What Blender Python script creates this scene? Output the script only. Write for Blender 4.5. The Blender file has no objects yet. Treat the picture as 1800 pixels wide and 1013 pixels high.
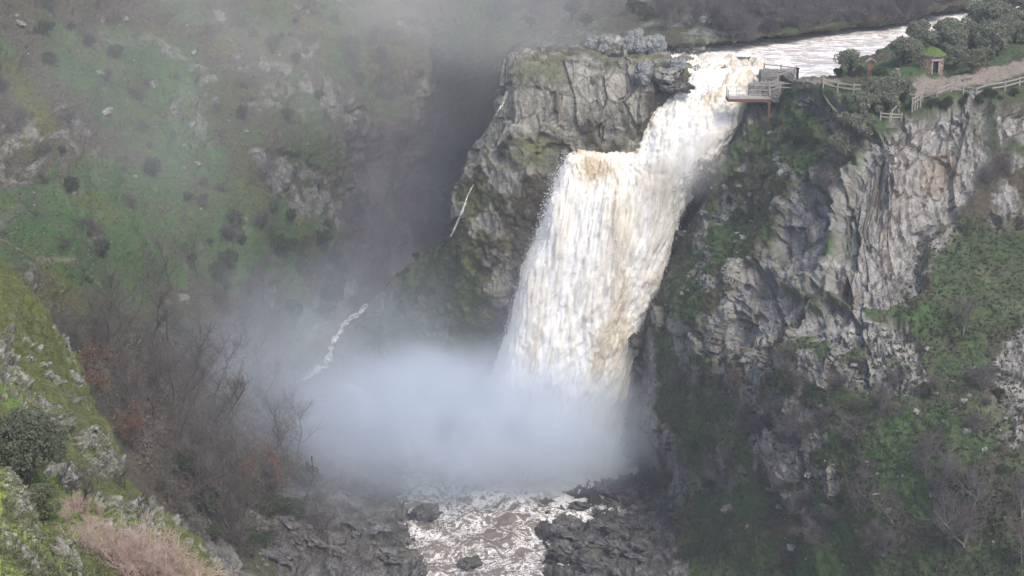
import bpy, math, random, time
import numpy as np
from mathutils import Vector, Matrix
from mathutils.bvhtree import BVHTree
T0 = time.time()
def log(*a): print('[%.1f]' % (time.time()-T0), *a, flush=True)
Q = 1.0                      # mesh density factor
sc = bpy.context.scene
COL = sc.collection
R = math.radians
f32 = np.float32

# ------------------------------------------------------------------ camera geometry
PITCH = R(17.5); FPX = 3000.0; CAMZ = 85.0
cp, sp = math.cos(PITCH), math.sin(PITCH)
def at(u, v, Y):
    """world point seen at photo position u,v at ground distance Y"""
    a = (u-900.0)/FPX; k = (506.5-v)/FPX
    t = Y/(cp+sp*k)
    return (a*t, Y, CAMZ+(-sp+cp*k)*t)
def atz(u, v, z):
    k = (506.5-v)/FPX
    t = (z-CAMZ)/(-sp+cp*k)
    return ((u-900.0)/FPX*t, (cp+sp*k)*t, z)
def proj(P):
    X = P[..., 0]; Yy = P[..., 1]; Z = P[..., 2]-CAMZ
    d = Yy*cp-Z*sp; up = Yy*sp+Z*cp
    return 900.0+FPX*X/d, 506.5-FPX*up/d

# ------------------------------------------------------------------ numpy noise
def _h(ix, iy, iz, s):
    n = (ix.astype(np.uint32)*np.uint32(0x8da6b343)) ^ (iy.astype(np.uint32)*np.uint32(0xd8163841)) ^ (iz.astype(np.uint32)*np.uint32(0xcb1ab31f)) ^ np.uint32((s*0x9E3779B1+0x1234567) & 0xffffffff)
    n ^= n >> np.uint32(15); n *= np.uint32(0x2c1b3c6d); n ^= n >> np.uint32(12); n *= np.uint32(0x297a2d39); n ^= n >> np.uint32(15)
    return n
def h01(ix, iy, iz, s): return (_h(ix, iy, iz, s) & np.uint32(0xffffff)).astype(f32)/f32(16777216.0)
def vnoise(P, s=0):
    i = np.floor(P).astype(np.int32); f = (P-i).astype(f32); f = f*f*f*(f*(f*6-15)+10)
    x, y, z = i[:, 0], i[:, 1], i[:, 2]; fx, fy, fz = f[:, 0], f[:, 1], f[:, 2]
    def L(a, b, t): return a+(b-a)*t
    c = {}
    for dx in (0, 1):
        for dy in (0, 1):
            for dz in (0, 1): c[dx, dy, dz] = h01(x+dx, y+dy, z+dz, s)
    return L(L(L(c[0,0,0], c[1,0,0], fx), L(c[0,1,0], c[1,1,0], fx), fy), L(L(c[0,0,1], c[1,0,1], fx), L(c[0,1,1], c[1,1,1], fx), fy), fz)*2-1
def fbm(P, sc_, octv=4, s=0, gain=.5):
    r = 0; a = 1; tot = 0; q = P/np.asarray(sc_, f32)
    for o in range(octv):
        r = r+a*vnoise(q, s+o*7); tot += a; a *= gain; q = q*2.03+5.1
    return r/tot*1.6
def ridged(P, sc_, octv=4, s=0):
    r = 0; a = 1; tot = 0; q = P/np.asarray(sc_, f32)
    for o in range(octv):
        n = 1-np.abs(vnoise(q, s+o*7)); r = r+a*n*n; tot += a; a *= .5; q = q*2.1+3.3
    return r/tot
def cells(P, sc_, s=0, tilt=.5):
    """faceted blocks: returns (block offset -1..1, crack distance 0..)"""
    q = (P/np.asarray(sc_, f32)).astype(f32); b = np.floor(q-.5).astype(np.int32)
    n = len(q); F1 = np.full(n, 9, f32); F2 = np.full(n, 9, f32); val = np.zeros(n, f32)
    for dx in (0, 1):
        for dy in (0, 1):
            for dz in (0, 1):
                x, y, z = b[:, 0]+dx, b[:, 1]+dy, b[:, 2]+dz
                k = _h(x, y, z, s)
                def g(m): return (((k >> np.uint32(m)) & np.uint32(255)).astype(f32)/255.0)
                vx = q[:, 0]-(x+.5+(g(0)-.5)*.8); vy = q[:, 1]-(y+.5+(g(8)-.5)*.8); vz = q[:, 2]-(z+.5+(g(16)-.5)*.8)
                d = np.sqrt(vx*vx+vy*vy+vz*vz)
                k2 = k*np.uint32(747796405)+np.uint32(2891336453)
                def g2(m): return (((k2 >> np.uint32(m)) & np.uint32(255)).astype(f32)/255.0)*2-1
                vv = g2(24)+tilt*(g2(0)*vx+g2(8)*vy+g2(16)*vz)*2
                near = d < F1
                F2 = np.where(near, F1, np.minimum(F2, d)); val = np.where(near, vv, val); F1 = np.where(near, d, F1)
    return val, F2-F1
def sst(a, b, x):
    t = np.clip((x-a)/(b-a), 0, 1); return t*t*(3-2*t)

# ------------------------------------------------------------------ sheets from control grids
def crom(ctrl, t):
    n = len(ctrl); i = np.clip(np.floor(t).astype(int), 0, n-2); f = (t-i)
    f = f.reshape((-1,)+(1,)*(ctrl.ndim-1))
    p1 = ctrl[i]; p2 = ctrl[i+1]
    p0 = np.where((i > 0).reshape(f.shape), ctrl[np.maximum(i-1, 0)], 2*p1-p2)
    p3 = np.where((i < n-2).reshape(f.shape), ctrl[np.minimum(i+2, n-1)], 2*p2-p1)
    m1 = (p2-p0)*.5; m2 = (p3-p1)*.5
    return (2*f**3-3*f**2+1)*p1+(f**3-2*f**2+f)*m1+(-2*f**3+3*f**2)*p2+(f**3-f**2)*m2
def alloc(ctrl, step):
    """sample parameters so that neighbouring samples are about `step` apart"""
    d = np.linalg.norm(np.diff(ctrl, axis=0), axis=-1)
    d = d.reshape(len(d), -1); d = np.percentile(d, 75, axis=1)
    t = []
    for i, L in enumerate(d):
        n = max(2, int(round(L/step))); t += list(i+np.arange(n)/n)
    t.append(float(len(d))); return np.array(t)
def sheet(rows, step_r, step_c, metric=None):
    C = np.array(rows, float)
    M = C if metric is None else metric(C)
    tr = alloc(M, step_r/Q); tc = alloc(M.transpose(1, 0, 2), step_c/Q)
    A = crom(C, tr); B = crom(A.transpose(1, 0, 2), tc).transpose(1, 0, 2)
    return B.astype(f32)
def gnormal(G):
    a = np.gradient(G, axis=0); b = np.gradient(G, axis=1); n = np.cross(a, b); n /= np.linalg.norm(n, axis=-1, keepdims=True)+1e-9
    return n.astype(f32)
def smooth_n(N, k=6):
    for _ in range(k):
        N[1:-1, 1:-1] = (N[:-2, 1:-1]+N[2:, 1:-1]+N[1:-1, :-2]+N[1:-1, 2:]+N[1:-1, 1:-1])/5
    return N/(np.linalg.norm(N, axis=-1, keepdims=True)+1e-9)
def mesh_np(name, V, F, mat=None, smooth=True, attrs=None):
    """V (n,3), F (m,k) with k = 3 or 4"""
    me = bpy.data.meshes.new(name); V = np.asarray(V, f32); F = np.asarray(F, np.int32); k = F.shape[1]
    me.vertices.add(len(V)); me.vertices.foreach_set('co', V.ravel())
    me.loops.add(F.size); me.loops.foreach_set('vertex_index', F.ravel())
    me.polygons.add(len(F)); me.polygons.foreach_set('loop_start', np.arange(0, F.size, k, dtype=np.int32))
    me.polygons.foreach_set('loop_total', np.full(len(F), k, np.int32))
    me.polygons.foreach_set('use_smooth', np.full(len(F), smooth, bool))
    me.update(calc_edges=True)
    for an, av in (attrs or {}).items():
        at_ = me.attributes.new(an, 'FLOAT', 'POINT'); at_.data.foreach_set('value', np.asarray(av, f32).ravel())
    if mat: me.materials.append(mat)
    return me
def gfaces(nr, nc, flip=False):
    i = np.arange(nr*nc).reshape(nr, nc)
    q = np.stack([i[:-1, :-1], i[:-1, 1:], i[1:, 1:], i[1:, :-1]], -1).reshape(-1, 4)
    return q[:, ::-1] if flip else q
def link(name, me, parent=None):
    o = bpy.data.objects.new(name, me); COL.objects.link(o)
    if parent: o.parent = parent
    return o
def tag(o, label=None, cat=None, group=None, kind=None):
    if label: o['label'] = label
    if cat: o['category'] = cat
    if group: o['group'] = group
    if kind: o['kind'] = kind
    return o
def empty(name, loc, rz=0, **k):
    o = bpy.data.objects.new(name, None); COL.objects.link(o); o.location = loc; o.rotation_euler = (0, 0, rz)
    return tag(o, **k)

def polysd(U, V, poly):
    """signed distance in photo pixels, positive inside"""
    P = np.array(poly, float); n = len(P); d = np.full(U.shape, 1e9); ins = np.zeros(U.shape, bool)
    for i in range(n):
        ax, ay = P[i]; bx, by = P[(i+1) % n]
        ex, ey = bx-ax, by-ay; t = np.clip(((U-ax)*ex+(V-ay)*ey)/(ex*ex+ey*ey+1e-9), 0, 1)
        d = np.minimum(d, np.hypot(U-ax-t*ex, V-ay-t*ey))
        c = ((ay > V) != (by > V)) & (U < (bx-ax)*(V-ay)/((by-ay) if by != ay else 1e-9)+ax)
        ins ^= c
    return np.where(ins, d, -d)

# ------------------------------------------------------------------ materials
def mat(name):
    m = bpy.data.materials.new(name); m.use_nodes = True; nt = m.node_tree
    b = nt.nodes['Principled BSDF']; b.inputs['Roughness'].default_value = .9
    b.inputs['Specular IOR Level'].default_value = .2
    return m, nt, b
class NB:
    def __init__(s, nt): s.nt = nt; s.N = nt.nodes; s.L = nt.links
    def n(s, t, **k):
        x = s.N.new(t)
        for a, b in k.items(): setattr(x, a, b)
        return x
    def tex(s, scale, detail=5, rough=.6, vec=None, dist=0, stretch=None):
        if vec is None: vec = s.geo()
        if stretch:
            mp = s.n('ShaderNodeMapping'); mp.inputs['Scale'].default_value = stretch; s.L.new(vec, mp.inputs[0]); vec = mp.outputs[0]
        x = s.n('ShaderNodeTexNoise'); x.inputs['Scale'].default_value = scale; x.inputs['Detail'].default_value = detail
        x.inputs['Roughness'].default_value = rough; x.inputs['Distortion'].default_value = dist; s.L.new(vec, x.inputs['Vector'])
        return x.outputs['Fac']
    def geo(s):
        if not hasattr(s, '_g'): s._g = s.n('ShaderNodeNewGeometry').outputs['Position']
        return s._g
    def objc(s):
        if not hasattr(s, '_o'): s._o = s.n('ShaderNodeTexCoord').outputs['Object']
        return s._o
    def attr(s, name): return s.n('ShaderNodeAttribute', attribute_name=name).outputs['Fac']
    def ramp(s, fac, pts):
        r = s.n('ShaderNodeValToRGB'); e = r.color_ramp.elements
        while len(e) < len(pts): e.new(.5)
        for x, (p, c) in zip(e, pts):
            x.position = p; x.color = (c[0], c[1], c[2], 1) if hasattr(c, '__len__') else (c, c, c, 1)
        s.L.new(fac, r.inputs[0]); return r.outputs[0]
    def mix(s, fac, a, b, mode='MIX'):
        m = s.n('ShaderNodeMix', data_type='RGBA', blend_type=mode)
        for i, x in ((0, fac), (6, a), (7, b)):
            if isinstance(x, (int, float)): m.inputs[i].default_value = x
            elif isinstance(x, tuple): m.inputs[i].default_value = (*x, 1)
            else: s.L.new(x, m.inputs[i])
        return m.outputs[2]
    def math(s, op, a, b=None, c=None, clamp=False):
        m = s.n('ShaderNodeMath', operation=op); m.use_clamp = clamp
        for i, x in enumerate((a, b, c)):
            if x is None: continue
            if isinstance(x, (int, float)): m.inputs[i].default_value = x
            else: s.L.new(x, m.inputs[i])
        return m.outputs[0]
    def bump(s, h, strength, dist, bsdf, prev=None):
        b = s.n('ShaderNodeBump'); b.inputs['Strength'].default_value = strength; b.inputs['Distance'].default_value = dist
        s.L.new(h, b.inputs['Height'])
        if prev: s.L.new(prev, b.inputs['Normal'])
        s.L.new(b.outputs[0], bsdf.inputs['Normal']); return b.outputs[0]

def terrain_mat(name, rock_a=(.23, .22, .21), rock_b=(.43, .41, .38), grass_a=(.024, .05, .018), grass_b=(.052, .098, .028),
                brush_a=(.03, .026, .018), brush_b=(.085, .072, .05), moss_a=(.035, .035, .01), moss_b=(.11, .115, .02)):
    m, nt, b = mat(name); k = NB(nt)
    n1 = k.tex(.55, 6, .62); n2 = k.tex(2.6, 5, .65); n3 = k.tex(9, 3, .6); nb = k.tex(.12, 4, .6)
    streak = k.tex(1.0, 5, .6, stretch=(1.1, 1.1, .16))
    mid = tuple((x+y)/2 for x, y in zip(rock_a, rock_b))
    rk = k.ramp(n1, [(.3, rock_a), (.5, mid), (.68, rock_b)])
    rk = k.mix(k.ramp(streak, [(.42, 0), (.62, .55)]), rk, tuple(x*.55 for x in rock_a))
    rk = k.mix(k.ramp(n3, [(.35, .5), (.6, 0)]), rk, tuple(x*.6 for x in rock_a))
    rk = k.mix(k.ramp(n2, [(.6, 0), (.72, .6)]), rk, tuple(min(.6, x*1.3) for x in rock_b))
    rk = k.mix(k.math('MULTIPLY', k.attr('ochre'), .42), rk, k.ramp(n2, [(.3, (.19, .12, .07)), (.7, (.33, .24, .16))]))
    gr = k.ramp(n2, [(.3, grass_a), (.7, grass_b)])
    gr = k.mix(k.ramp(nb, [(.4, 0), (.65, .5)]), gr, tuple(x*1.25+.01 for x in grass_b))
    br = k.ramp(k.math('ADD', k.math('MULTIPLY', n2, .6), k.math('MULTIPLY', n3, .4)), [(.35, brush_a), (.62, brush_b)])
    ms = k.ramp(n2, [(.3, moss_a), (.7, moss_b)])
    for s_, w_, a_ in ((.5, .05, .75), (1.5, .06, .55)):
        v = k.n('ShaderNodeTexVoronoi', feature='DISTANCE_TO_EDGE'); v.inputs['Scale'].default_value = s_
        mp = k.n('ShaderNodeMapping'); mp.inputs['Scale'].default_value = (1, 1, .4); wv = k.n('ShaderNodeVectorMath', operation='ADD')
        nn = k.n('ShaderNodeTexNoise'); nn.inputs['Scale'].default_value = 1.2; nn.inputs['Detail'].default_value = 4; nt.links.new(k.geo(), nn.inputs['Vector'])
        nt.links.new(k.geo(), wv.inputs[0]); sc_ = k.n('ShaderNodeVectorMath', operation='SCALE'); sc_.inputs['Scale'].default_value = .45; nt.links.new(nn.outputs['Color'], sc_.inputs[0]); nt.links.new(sc_.outputs[0], wv.inputs[1]); nt.links.new(wv.outputs[0], mp.inputs[0]); nt.links.new(mp.outputs[0], v.inputs['Vector'])
        cr = k.ramp(v.outputs['Distance'], [(0, a_), (w_, 0)])
        rk = k.mix(k.math('MULTIPLY', cr, k.ramp(n1, [(.4, .2), (.6, 1)])), rk, tuple(x*.25 for x in rock_a))
    c = k.mix(k.attr('grass'), br, gr)
    c = k.mix(k.attr('moss'), c, ms)
    c = k.mix(k.attr('rock'), c, rk)
    c = k.mix(k.attr('path'), c, k.ramp(n2, [(.3, (.17, .14, .115)), (.7, (.25, .21, .175))]))
    c = k.mix(k.math('MULTIPLY', k.attr('crack'), .6), c, (.02, .019, .016))
    c = k.mix(k.math('MULTIPLY', k.attr('wet'), .7), c, (.035, .03, .03))  # wet rock, and the painted shade of the side gorge
    nt.links.new(c, b.inputs['Base Color'])
    nt.links.new(k.math('SUBTRACT', .92, k.math('MULTIPLY', k.attr('wet'), .5)), b.inputs['Roughness'])
    p = k.bump(n2, .55, .35, b); k.bump(n3, .5, .12, b, p)
    return m

M = {}
M['terrain'] = terrain_mat('rock_and_turf')
M['hill'] = terrain_mat('hillside_turf', rock_a=(.15, .145, .135), rock_b=(.31, .3, .275))
M['near'] = terrain_mat('mossy_bank', grass_a=(.05, .09, .016), grass_b=(.16, .235, .04), moss_a=(.05, .055, .018), moss_b=(.125, .14, .035), brush_b=(.11, .09, .06))
M['buttress'] = terrain_mat('buttress_rock', rock_a=(.235, .222, .19), rock_b=(.4, .385, .335), moss_a=(.06, .06, .028), moss_b=(.14, .145, .06))
M['blue_rock'] = terrain_mat('blue_grey_rock', rock_a=(.2, .215, .22), rock_b=(.36, .375, .38))
M['shore'] = terrain_mat('shore_rock', rock_a=(.055, .054, .058), rock_b=(.26, .25, .245))
M['knoll'] = terrain_mat('sunny_turf', grass_a=(.1, .16, .025), grass_b=(.29, .37, .06), moss_a=(.1, .1, .03), moss_b=(.2, .2, .06), rock_b=(.55, .5, .45))  # knoll colours raised to paint sunlight into its turf and rock
def simple(name, a, b_, scale=3, rough=.85, bump=.3, bd=.05, obj=False, stretch=None):
    m, nt, b = mat(name); k = NB(nt); t = k.tex(scale, 5, .6, vec=k.objc() if obj else None, stretch=stretch)
    nt.links.new(k.ramp(t, [(.32, a), (.68, b_)]), b.inputs['Base Color']); b.inputs['Roughness'].default_value = rough
    k.bump(t, bump, bd, b); return m
M['bark'] = simple('dark_bark', (.035, .03, .026), (.09, .08, .068), 6)
M['bark_grey'] = simple('grey_bark', (.11, .1, .098), (.2, .185, .175), 6)
M['twig_grey'] = simple('grey_twigs', (.075, .066, .069), (.15, .13, .13), 2)
M['twig_brown'] = simple('brown_twigs', (.07, .06, .054), (.145, .122, .108), 2)
M['twig_pink'] = simple('pinkish_twigs', (.33, .24, .2), (.55, .43, .37), 3)
M['leaf_rust'] = simple('rusty_leaves', (.09, .048, .028), (.17, .09, .05), 3)
M['leaf_holm'] = simple('holm_oak_leaves', (.085, .095, .065), (.2, .21, .15), 1.6)
M['leaf_near'] = simple('grey_green_leaves', (.05, .06, .038), (.125, .138, .09), 2.5)
M['leaf_dark'] = simple('dark_leaves', (.022, .03, .016), (.06, .075, .035), 1.6)
M['leaf_olive'] = simple('olive_leaves', (.07, .08, .045), (.16, .17, .1), 2.5)
M['wood_pale'] = simple('weathered_wood', (.2, .18, .16), (.34, .315, .29), 8, stretch=(1, 1, 4))
M['wood_brown'] = simple('brown_wood', (.12, .06, .04), (.22, .12, .08), 8)
M['steel'] = simple('railing_steel', (.25, .24, .24), (.4, .39, .38), 8, rough=.5)
M['deck'] = simple('deck_boards', (.28, .26, .24), (.4, .38, .35), 8)
M['rust_steel'] = simple('rusty_beam', (.1, .045, .035), (.17, .08, .06), 5)
M['concrete'] = simple('terrace_masonry', (.12, .118, .11), (.23, .222, .205), 2.5, bump=.6)
M['roof_turf'] = simple('roof_turf', (.045, .075, .018), (.1, .135, .035), 3)
M['dark'] = simple('dark_opening', (.01, .01, .012), (.02, .02, .022), 3)  # dark colour of the bollard, also the shade painted inside the hut
M['slate'] = simple('slate', (.2, .18, .16), (.36, .32, .28), 3)
M['cloth'] = simple('dark_cloth', (.02, .022, .03), (.05, .05, .06), 8)
M['skin'] = simple('skin', (.35, .2, .14), (.4, .24, .17), 8)

def masonry():
    m, nt, b = mat('rubble_masonry'); k = NB(nt)
    v = k.n('ShaderNodeTexVoronoi', feature='DISTANCE_TO_EDGE'); v.inputs['Scale'].default_value = 3.2
    v2 = k.n('ShaderNodeTexVoronoi'); v2.inputs['Scale'].default_value = 3.2
    mp = k.n('ShaderNodeMapping'); mp.inputs['Scale'].default_value = (1, 1, 1.7); nt.links.new(k.objc(), mp.inputs[0])
    for x in (v, v2): nt.links.new(mp.outputs[0], x.inputs['Vector'])
    s = k.n('ShaderNodeSeparateColor'); nt.links.new(v2.outputs['Color'], s.inputs[0])
    c = k.ramp(s.outputs[0], [(0, (.16, .1, .075)), (.4, (.3, .2, .15)), (.7, (.4, .31, .24)), (1, (.26, .25, .23))])
    e = k.ramp(v.outputs['Distance'], [(.02, 0), (.09, 1)])
    nt.links.new(k.mix(e, (.06, .045, .035), c), b.inputs['Base Color']); k.bump(e, .8, .06, b); return m
M['masonry'] = masonry()

def water_mat(name, deep, foam, pos_scale=.35, stretch=(1, 1, 1), lo=.5, hi=.62, rough=.12, distort=1.2):
    m, nt, b = mat(name); k = NB(nt)
    n = k.tex(pos_scale, 7, .62, dist=distort, stretch=stretch); n2 = k.tex(pos_scale*4, 5, .65, dist=1.0, stretch=stretch)
    r = k.math('SUBTRACT', 1.0, k.math('MULTIPLY', k.math('ABSOLUTE', k.math('SUBTRACT', n, .5)), 9.0), clamp=True)
    r2 = k.math('SUBTRACT', 1.0, k.math('MULTIPLY', k.math('ABSOLUTE', k.math('SUBTRACT', n2, .5)), 7.0), clamp=True)
    web = k.math('ADD', k.math('MULTIPLY', r, r2), k.math('MULTIPLY', r2, .35))
    f = k.math('ADD', web, k.attr('foam'))
    f = k.math('SUBTRACT', f, k.math('MULTIPLY', k.tex(pos_scale*.5, 3, .5), .5))
    fr = k.ramp(f, [(lo, 0), (hi, 1)])
    col = k.mix(k.tex(pos_scale*1.5, 3, .5), tuple(x*.75 for x in deep), deep)
    nt.links.new(k.mix(fr, col, foam), b.inputs['Base Color'])
    nt.links.new(k.math('ADD', rough, k.math('MULTIPLY', fr, .7)), b.inputs['Roughness'])
    b.inputs['Specular IOR Level'].default_value = .5
    p = k.bump(n2, .35, .25, b); k.bump(fr, .3, .08, b, p); return m
M['pool'] = water_mat('pool_water', (.175, .148, .126), (.7, .69, .68), .42, lo=.44, hi=.95)
M['river'] = water_mat('river_water', (.5, .44, .395), (.84, .83, .81), .45, (.5, 1.4, 1), .25, .65, rough=.3, distort=.6)
def fall_mat():
    m, nt, b = mat('falling_water'); k = NB(nt)
    n = k.tex(1.1, 6, .6, stretch=(1, 1, .1), dist=.3); n2 = k.tex(3.6, 5, .6, stretch=(1, 1, .08)); nb = k.tex(.16, 3, .5, stretch=(1, 1, .35))
    f = k.math('ADD', k.math('MULTIPLY', k.attr('foam'), .55), k.math('ADD', k.math('MULTIPLY', n, .35), k.math('MULTIPLY', nb, .35)))
    f = k.math('ADD', f, k.math('MULTIPLY', n2, .08))
    c = k.ramp(f, [(.34, (.42, .345, .25)), (.5, (.62, .56, .46)), (.66, (.7, .675, .62)), (.85, (.77, .765, .76))])
    nt.links.new(c, b.inputs['Base Color']); b.inputs['Roughness'].default_value = .6
    b.inputs['Subsurface Weight'].default_value = .0
    p = k.bump(n, .3, .35, b); k.bump(n2, .4, .15, b, p); return m
M['fall'] = fall_mat()
M['spray'] = simple('spray_drops', (.8, .8, .8), (.88, .88, .88), 3)
# ------------------------------------------------------------------ terrain
def P(*pts): return [at(*p) for p in pts]
def metric(C):
    """on-screen metric used only to decide how densely each stretch is meshed: near ground gets finer quads"""
    d = np.linalg.norm(C-np.array([0, 0, CAMZ]), axis=-1, keepdims=True).mean()
    return C*(190.0/d)
BVHS = {}
def polymask(U, V, polys, rough, soft=6):
    m = np.zeros(U.shape, f32)
    for q in polys: m = np.maximum(m, sst(-soft, soft, polysd(U, V, q)+rough).astype(f32))
    return m
def terrain(name, G, maskf, m, flip=False, blocks=(3.6, 3.6, 8.5), amp=1.0, seed=0, fine=1.0, fac3=(.17, .17, .13)):
    nr, nc = G.shape[:2]
    N = smooth_n(gnormal(G)); 
    if flip: N = -N
    Pp = G.reshape(-1, 3); Nf = N.reshape(-1, 3)
    U, V = proj(Pp)
    w = np.stack([fbm(Pp, 7, 3, seed+50), fbm(Pp, 7, 3, seed+60), fbm(Pp, 7, 3, seed+70)], 1)*.45
    W = (Pp+w).astype(f32)
    jag = fbm(Pp, 2.5, 4, seed+5)
    A = maskf(U, V, Pp, Nf, jag)
    rock = A['rock']
    c1, e1 = cells(W, blocks, seed+1, .4); c2, e2 = cells(W, np.array(blocks)*.42, seed+2, .5); c3, e3 = cells(W, np.array(blocks)*np.array(fac3), seed+3, .8)
    ln = ridged(W, (blocks[0]*.75, blocks[1], blocks[2]*1.1), 2, seed+25); ln = sst(.86, .97, ln)
    big = fbm(Pp, 14, 3, seed+9)
    d = big*1.3*A.get('bigamp', 1)
    d = d+amp*rock*(.85*c1+.32*c2+.11*c3+.2*fbm(Pp, .9, 4, seed+11))-amp*rock*(.35*ln+.3*(1-sst(0, .1, e1))+.16*(1-sst(0, .1, e2)))
    tuft = fbm(Pp, .55, 3, seed+21)
    d = d+(1-rock)*fine*(fbm(Pp, 3.2, 4, seed+15)*.45+tuft*.16+.22*np.maximum(0, fbm(Pp, 1.3, 2, seed+17)))
    d = d+A.get('bulge', 0)
    D = d.reshape(nr, nc)
    G2 = G+N*D[..., None]
    N2 = gnormal(G2); 
    if flip: N2 = -N2
    nz = N2[..., 2].ravel()
    # moss and turf settle on ledges that face the sky
    led = sst(.45, .8, nz+jag*.25)*A.get('mossy', np.ones_like(rock)*.7)
    rk = rock*(1-led*.95)
    A2 = dict(rock=rk, moss=np.clip(A.get('moss', 0)+led*rock, 0, 1), grass=A.get('grass', 0*rock), ochre=A.get('ochre', 0*rock), path=A.get('path', 0*rock), wet=A.get('wet', 0*rock),
              crack=np.clip(rock*np.maximum.reduce([1-sst(.0, .07, e1), .8*(1-sst(0, .07, e2)), ln*.9]), 0, 1))
    me = mesh_np(name, G2.reshape(-1, 3), gfaces(nr, nc, flip), m, not name in ('right_cliff', 'rock_buttress', 'right_shore', 'left_shore'), A2)
    o = link(name, me); o['kind'] = 'structure'
    s = 3; Gb = G2[::s, ::s]; BVHS[o.name] = BVHTree.FromPolygons([tuple(v) for v in Gb.reshape(-1, 3).tolist()], gfaces(*Gb.shape[:2]).tolist())
    log(name, nr, nc)
    return o

# ---- right-hand cliff with its plateau
def PZ(*pts): return [atz(*p) for p in pts]
right_rows = [
 PZ((1320,128,49.2),(1340,126,49.3),(1400,133,49.4),(1465,132,49.4),(1510,112,49.4),(1560,84,49.4),(1620,62,49.4),(1690,42,49.4),(1800,8,49.4),(2150,-60,49.4)),
 PZ((1315,136,48.8),(1336,138,49.0),(1402,140,50.4),(1470,140,51),(1530,120,51.3),(1590,98,51.4),(1650,76,51.6),(1720,55,51.8),(1830,22,52),(2150,-30,52)),
 PZ((1312,152,46.8),(1335,154,47.4),(1402,152,49.8),(1480,148,51),(1560,138,51.2),(1640,128,51.4),(1700,112,51.6),(1760,100,52),(1850,80,52.3),(2150,40,53)),
 P((1345,158,203),(1305,184,191),(1360,190,189),(1430,166,180),(1500,163,178.5),(1575,188,175),(1650,168,176),(1720,166,175.5),(1815,152,178),(2150,130,180)),
 P((1310,225,199),(1280,245,190.5),(1350,250,186),(1430,240,179),(1500,235,172),(1560,230,168),(1650,230,171),(1720,240,171),(1830,220,174),(2150,210,177)),
 P((1255,325,200),(1237,335,191.5),(1320,330,184),(1400,320,175),(1480,320,168),(1560,320,165.5),(1650,320,167),(1740,330,168),(1840,320,171),(2150,320,173)),
 P((1193,420,201),(1187,440,192),(1270,430,181),(1370,430,172),(1460,430,164),(1550,430,162),(1640,430,163),(1740,430,164),(1840,430,166),(2150,430,168)),
 P((1140,530,202),(1136,540,193),(1210,540,181),(1310,540,168),(1420,540,160),(1530,545,156),(1640,540,155),(1740,540,156),(1840,540,158),(2150,540,159)),
 P((1116,630,203),(1119,640,193.5),(1190,640,180),(1290,640,164),(1410,640,155),(1530,640,150),(1640,640,149),(1740,640,149),(1840,640,150),(2150,640,150)),
 P((1094,740,205),(1099,745,195),(1180,745,178),(1280,745,162),(1400,745,152),(1520,745,146),(1630,745,144),(1740,745,143),(1840,745,143),(2150,745,142)),
 P((1120,830,200),(1128,838,192),(1180,840,180),(1280,840,160),(1400,840,149),(1520,840,143),(1630,840,140),(1740,840,138),(1840,840,137),(2150,840,135)),
 P((1120,900,189),(1138,925,179),(1180,935,172),(1280,935,157),(1400,935,147),(1520,935,140),(1630,935,137),(1740,935,134),(1840,935,132),(2150,935,130)),
 P((1120,1000,171),(1150,1013,164.5),(1185,1013,162),(1280,1013,155),(1400,1013,146),(1520,1013,138),(1630,1013,134),(1740,1013,131),(1840,1013,128),(2150,1013,126)),
 P((1120,1130,156),(1150,1130,154),(1185,1130,153),(1280,1130,150),(1400,1130,142),(1520,1130,134),(1630,1130,130),(1740,1130,126),(1840,1130,123),(2150,1130,120)),
]
RA = [[(1545,200),(1580,192),(1625,184),(1700,168),(1742,172),(1748,250),(1725,330),(1692,380),(1645,400),(1622,470),(1632,512),(1590,536),(1530,547),(1490,535),(1455,505),(1440,470),(1452,420),(1445,400),(1465,330),(1490,290),(1505,225)],
      [(1345,450),(1362,400),(1378,340),(1402,300),(1428,318),(1440,360),(1436,420),(1420,462),(1385,470)],
      [(1258,598),(1262,540),(1285,490),(1300,455),(1335,468),(1372,500),(1410,520),(1400,548),(1372,560),(1350,602),(1300,608)],
      [(1400,163),(1438,158),(1450,190),(1455,240),(1440,262),(1424,215),(1400,195)], [(1450,165),(1488,165),(1492,200),(1455,202)],
      [(1755,172),(1800,165),(1900,160),(1900,210),(1800,225),(1772,262),(1755,230)]]
RB = [[(1395,560),(1450,520),(1520,548),(1600,560),(1632,600),(1585,625),(1500,618),(1430,600)],
      [(1280,615),(1340,625),(1470,640),(1490,665),(1440,660),(1360,650),(1290,650)],
      [(1490,640),(1560,650),(1620,640),(1650,690),(1612,715),(1540,690),(1490,670)],
      [(1740,380),(1760,330),(1795,340),(1800,400),(1780,420),(1750,410)], [(1640,410),(1690,390),(1700,410),(1670,450),(1640,440)],
      [(1755,600),(1800,560),(1900,560),(1900,720),(1800,720),(1760,680)], [(1700,740),(1760,700),(1800,740),(1780,800),(1720,780)],
      [(1300,640),(1335,640),(1330,800),(1312,820),(1300,760)]]
GA = [[(1640,440),(1700,400),(1900,380),(1900,560),(1740,590),(1640,600),(1590,550),(1630,510)], [(1190,690),(1290,690),(1310,780),(1200,800)],
      [(1220,865),(1330,845),(1360,900),(1240,935)], [(1480,690),(1760,720),(1760,790),(1640,930),(1480,900)], [(1450,395),(1500,400),(1515,420),(1470,440)],
      [(1560,470),(1600,465),(1610,500),(1570,500)], [(1305,510),(1370,505),(1360,535),(1310,530)], [(1690,180),(1745,185),(1750,250),(1700,235)], [(1360,190),(1430,200),(1435,240),(1350,230)],
      [(1150,940),(1300,960),(1500,960),(1500,1100),(1150,1100)], [(1560,95),(1700,70),(1900,0),(1900,130),(1700,130),(1560,140)]]
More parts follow.
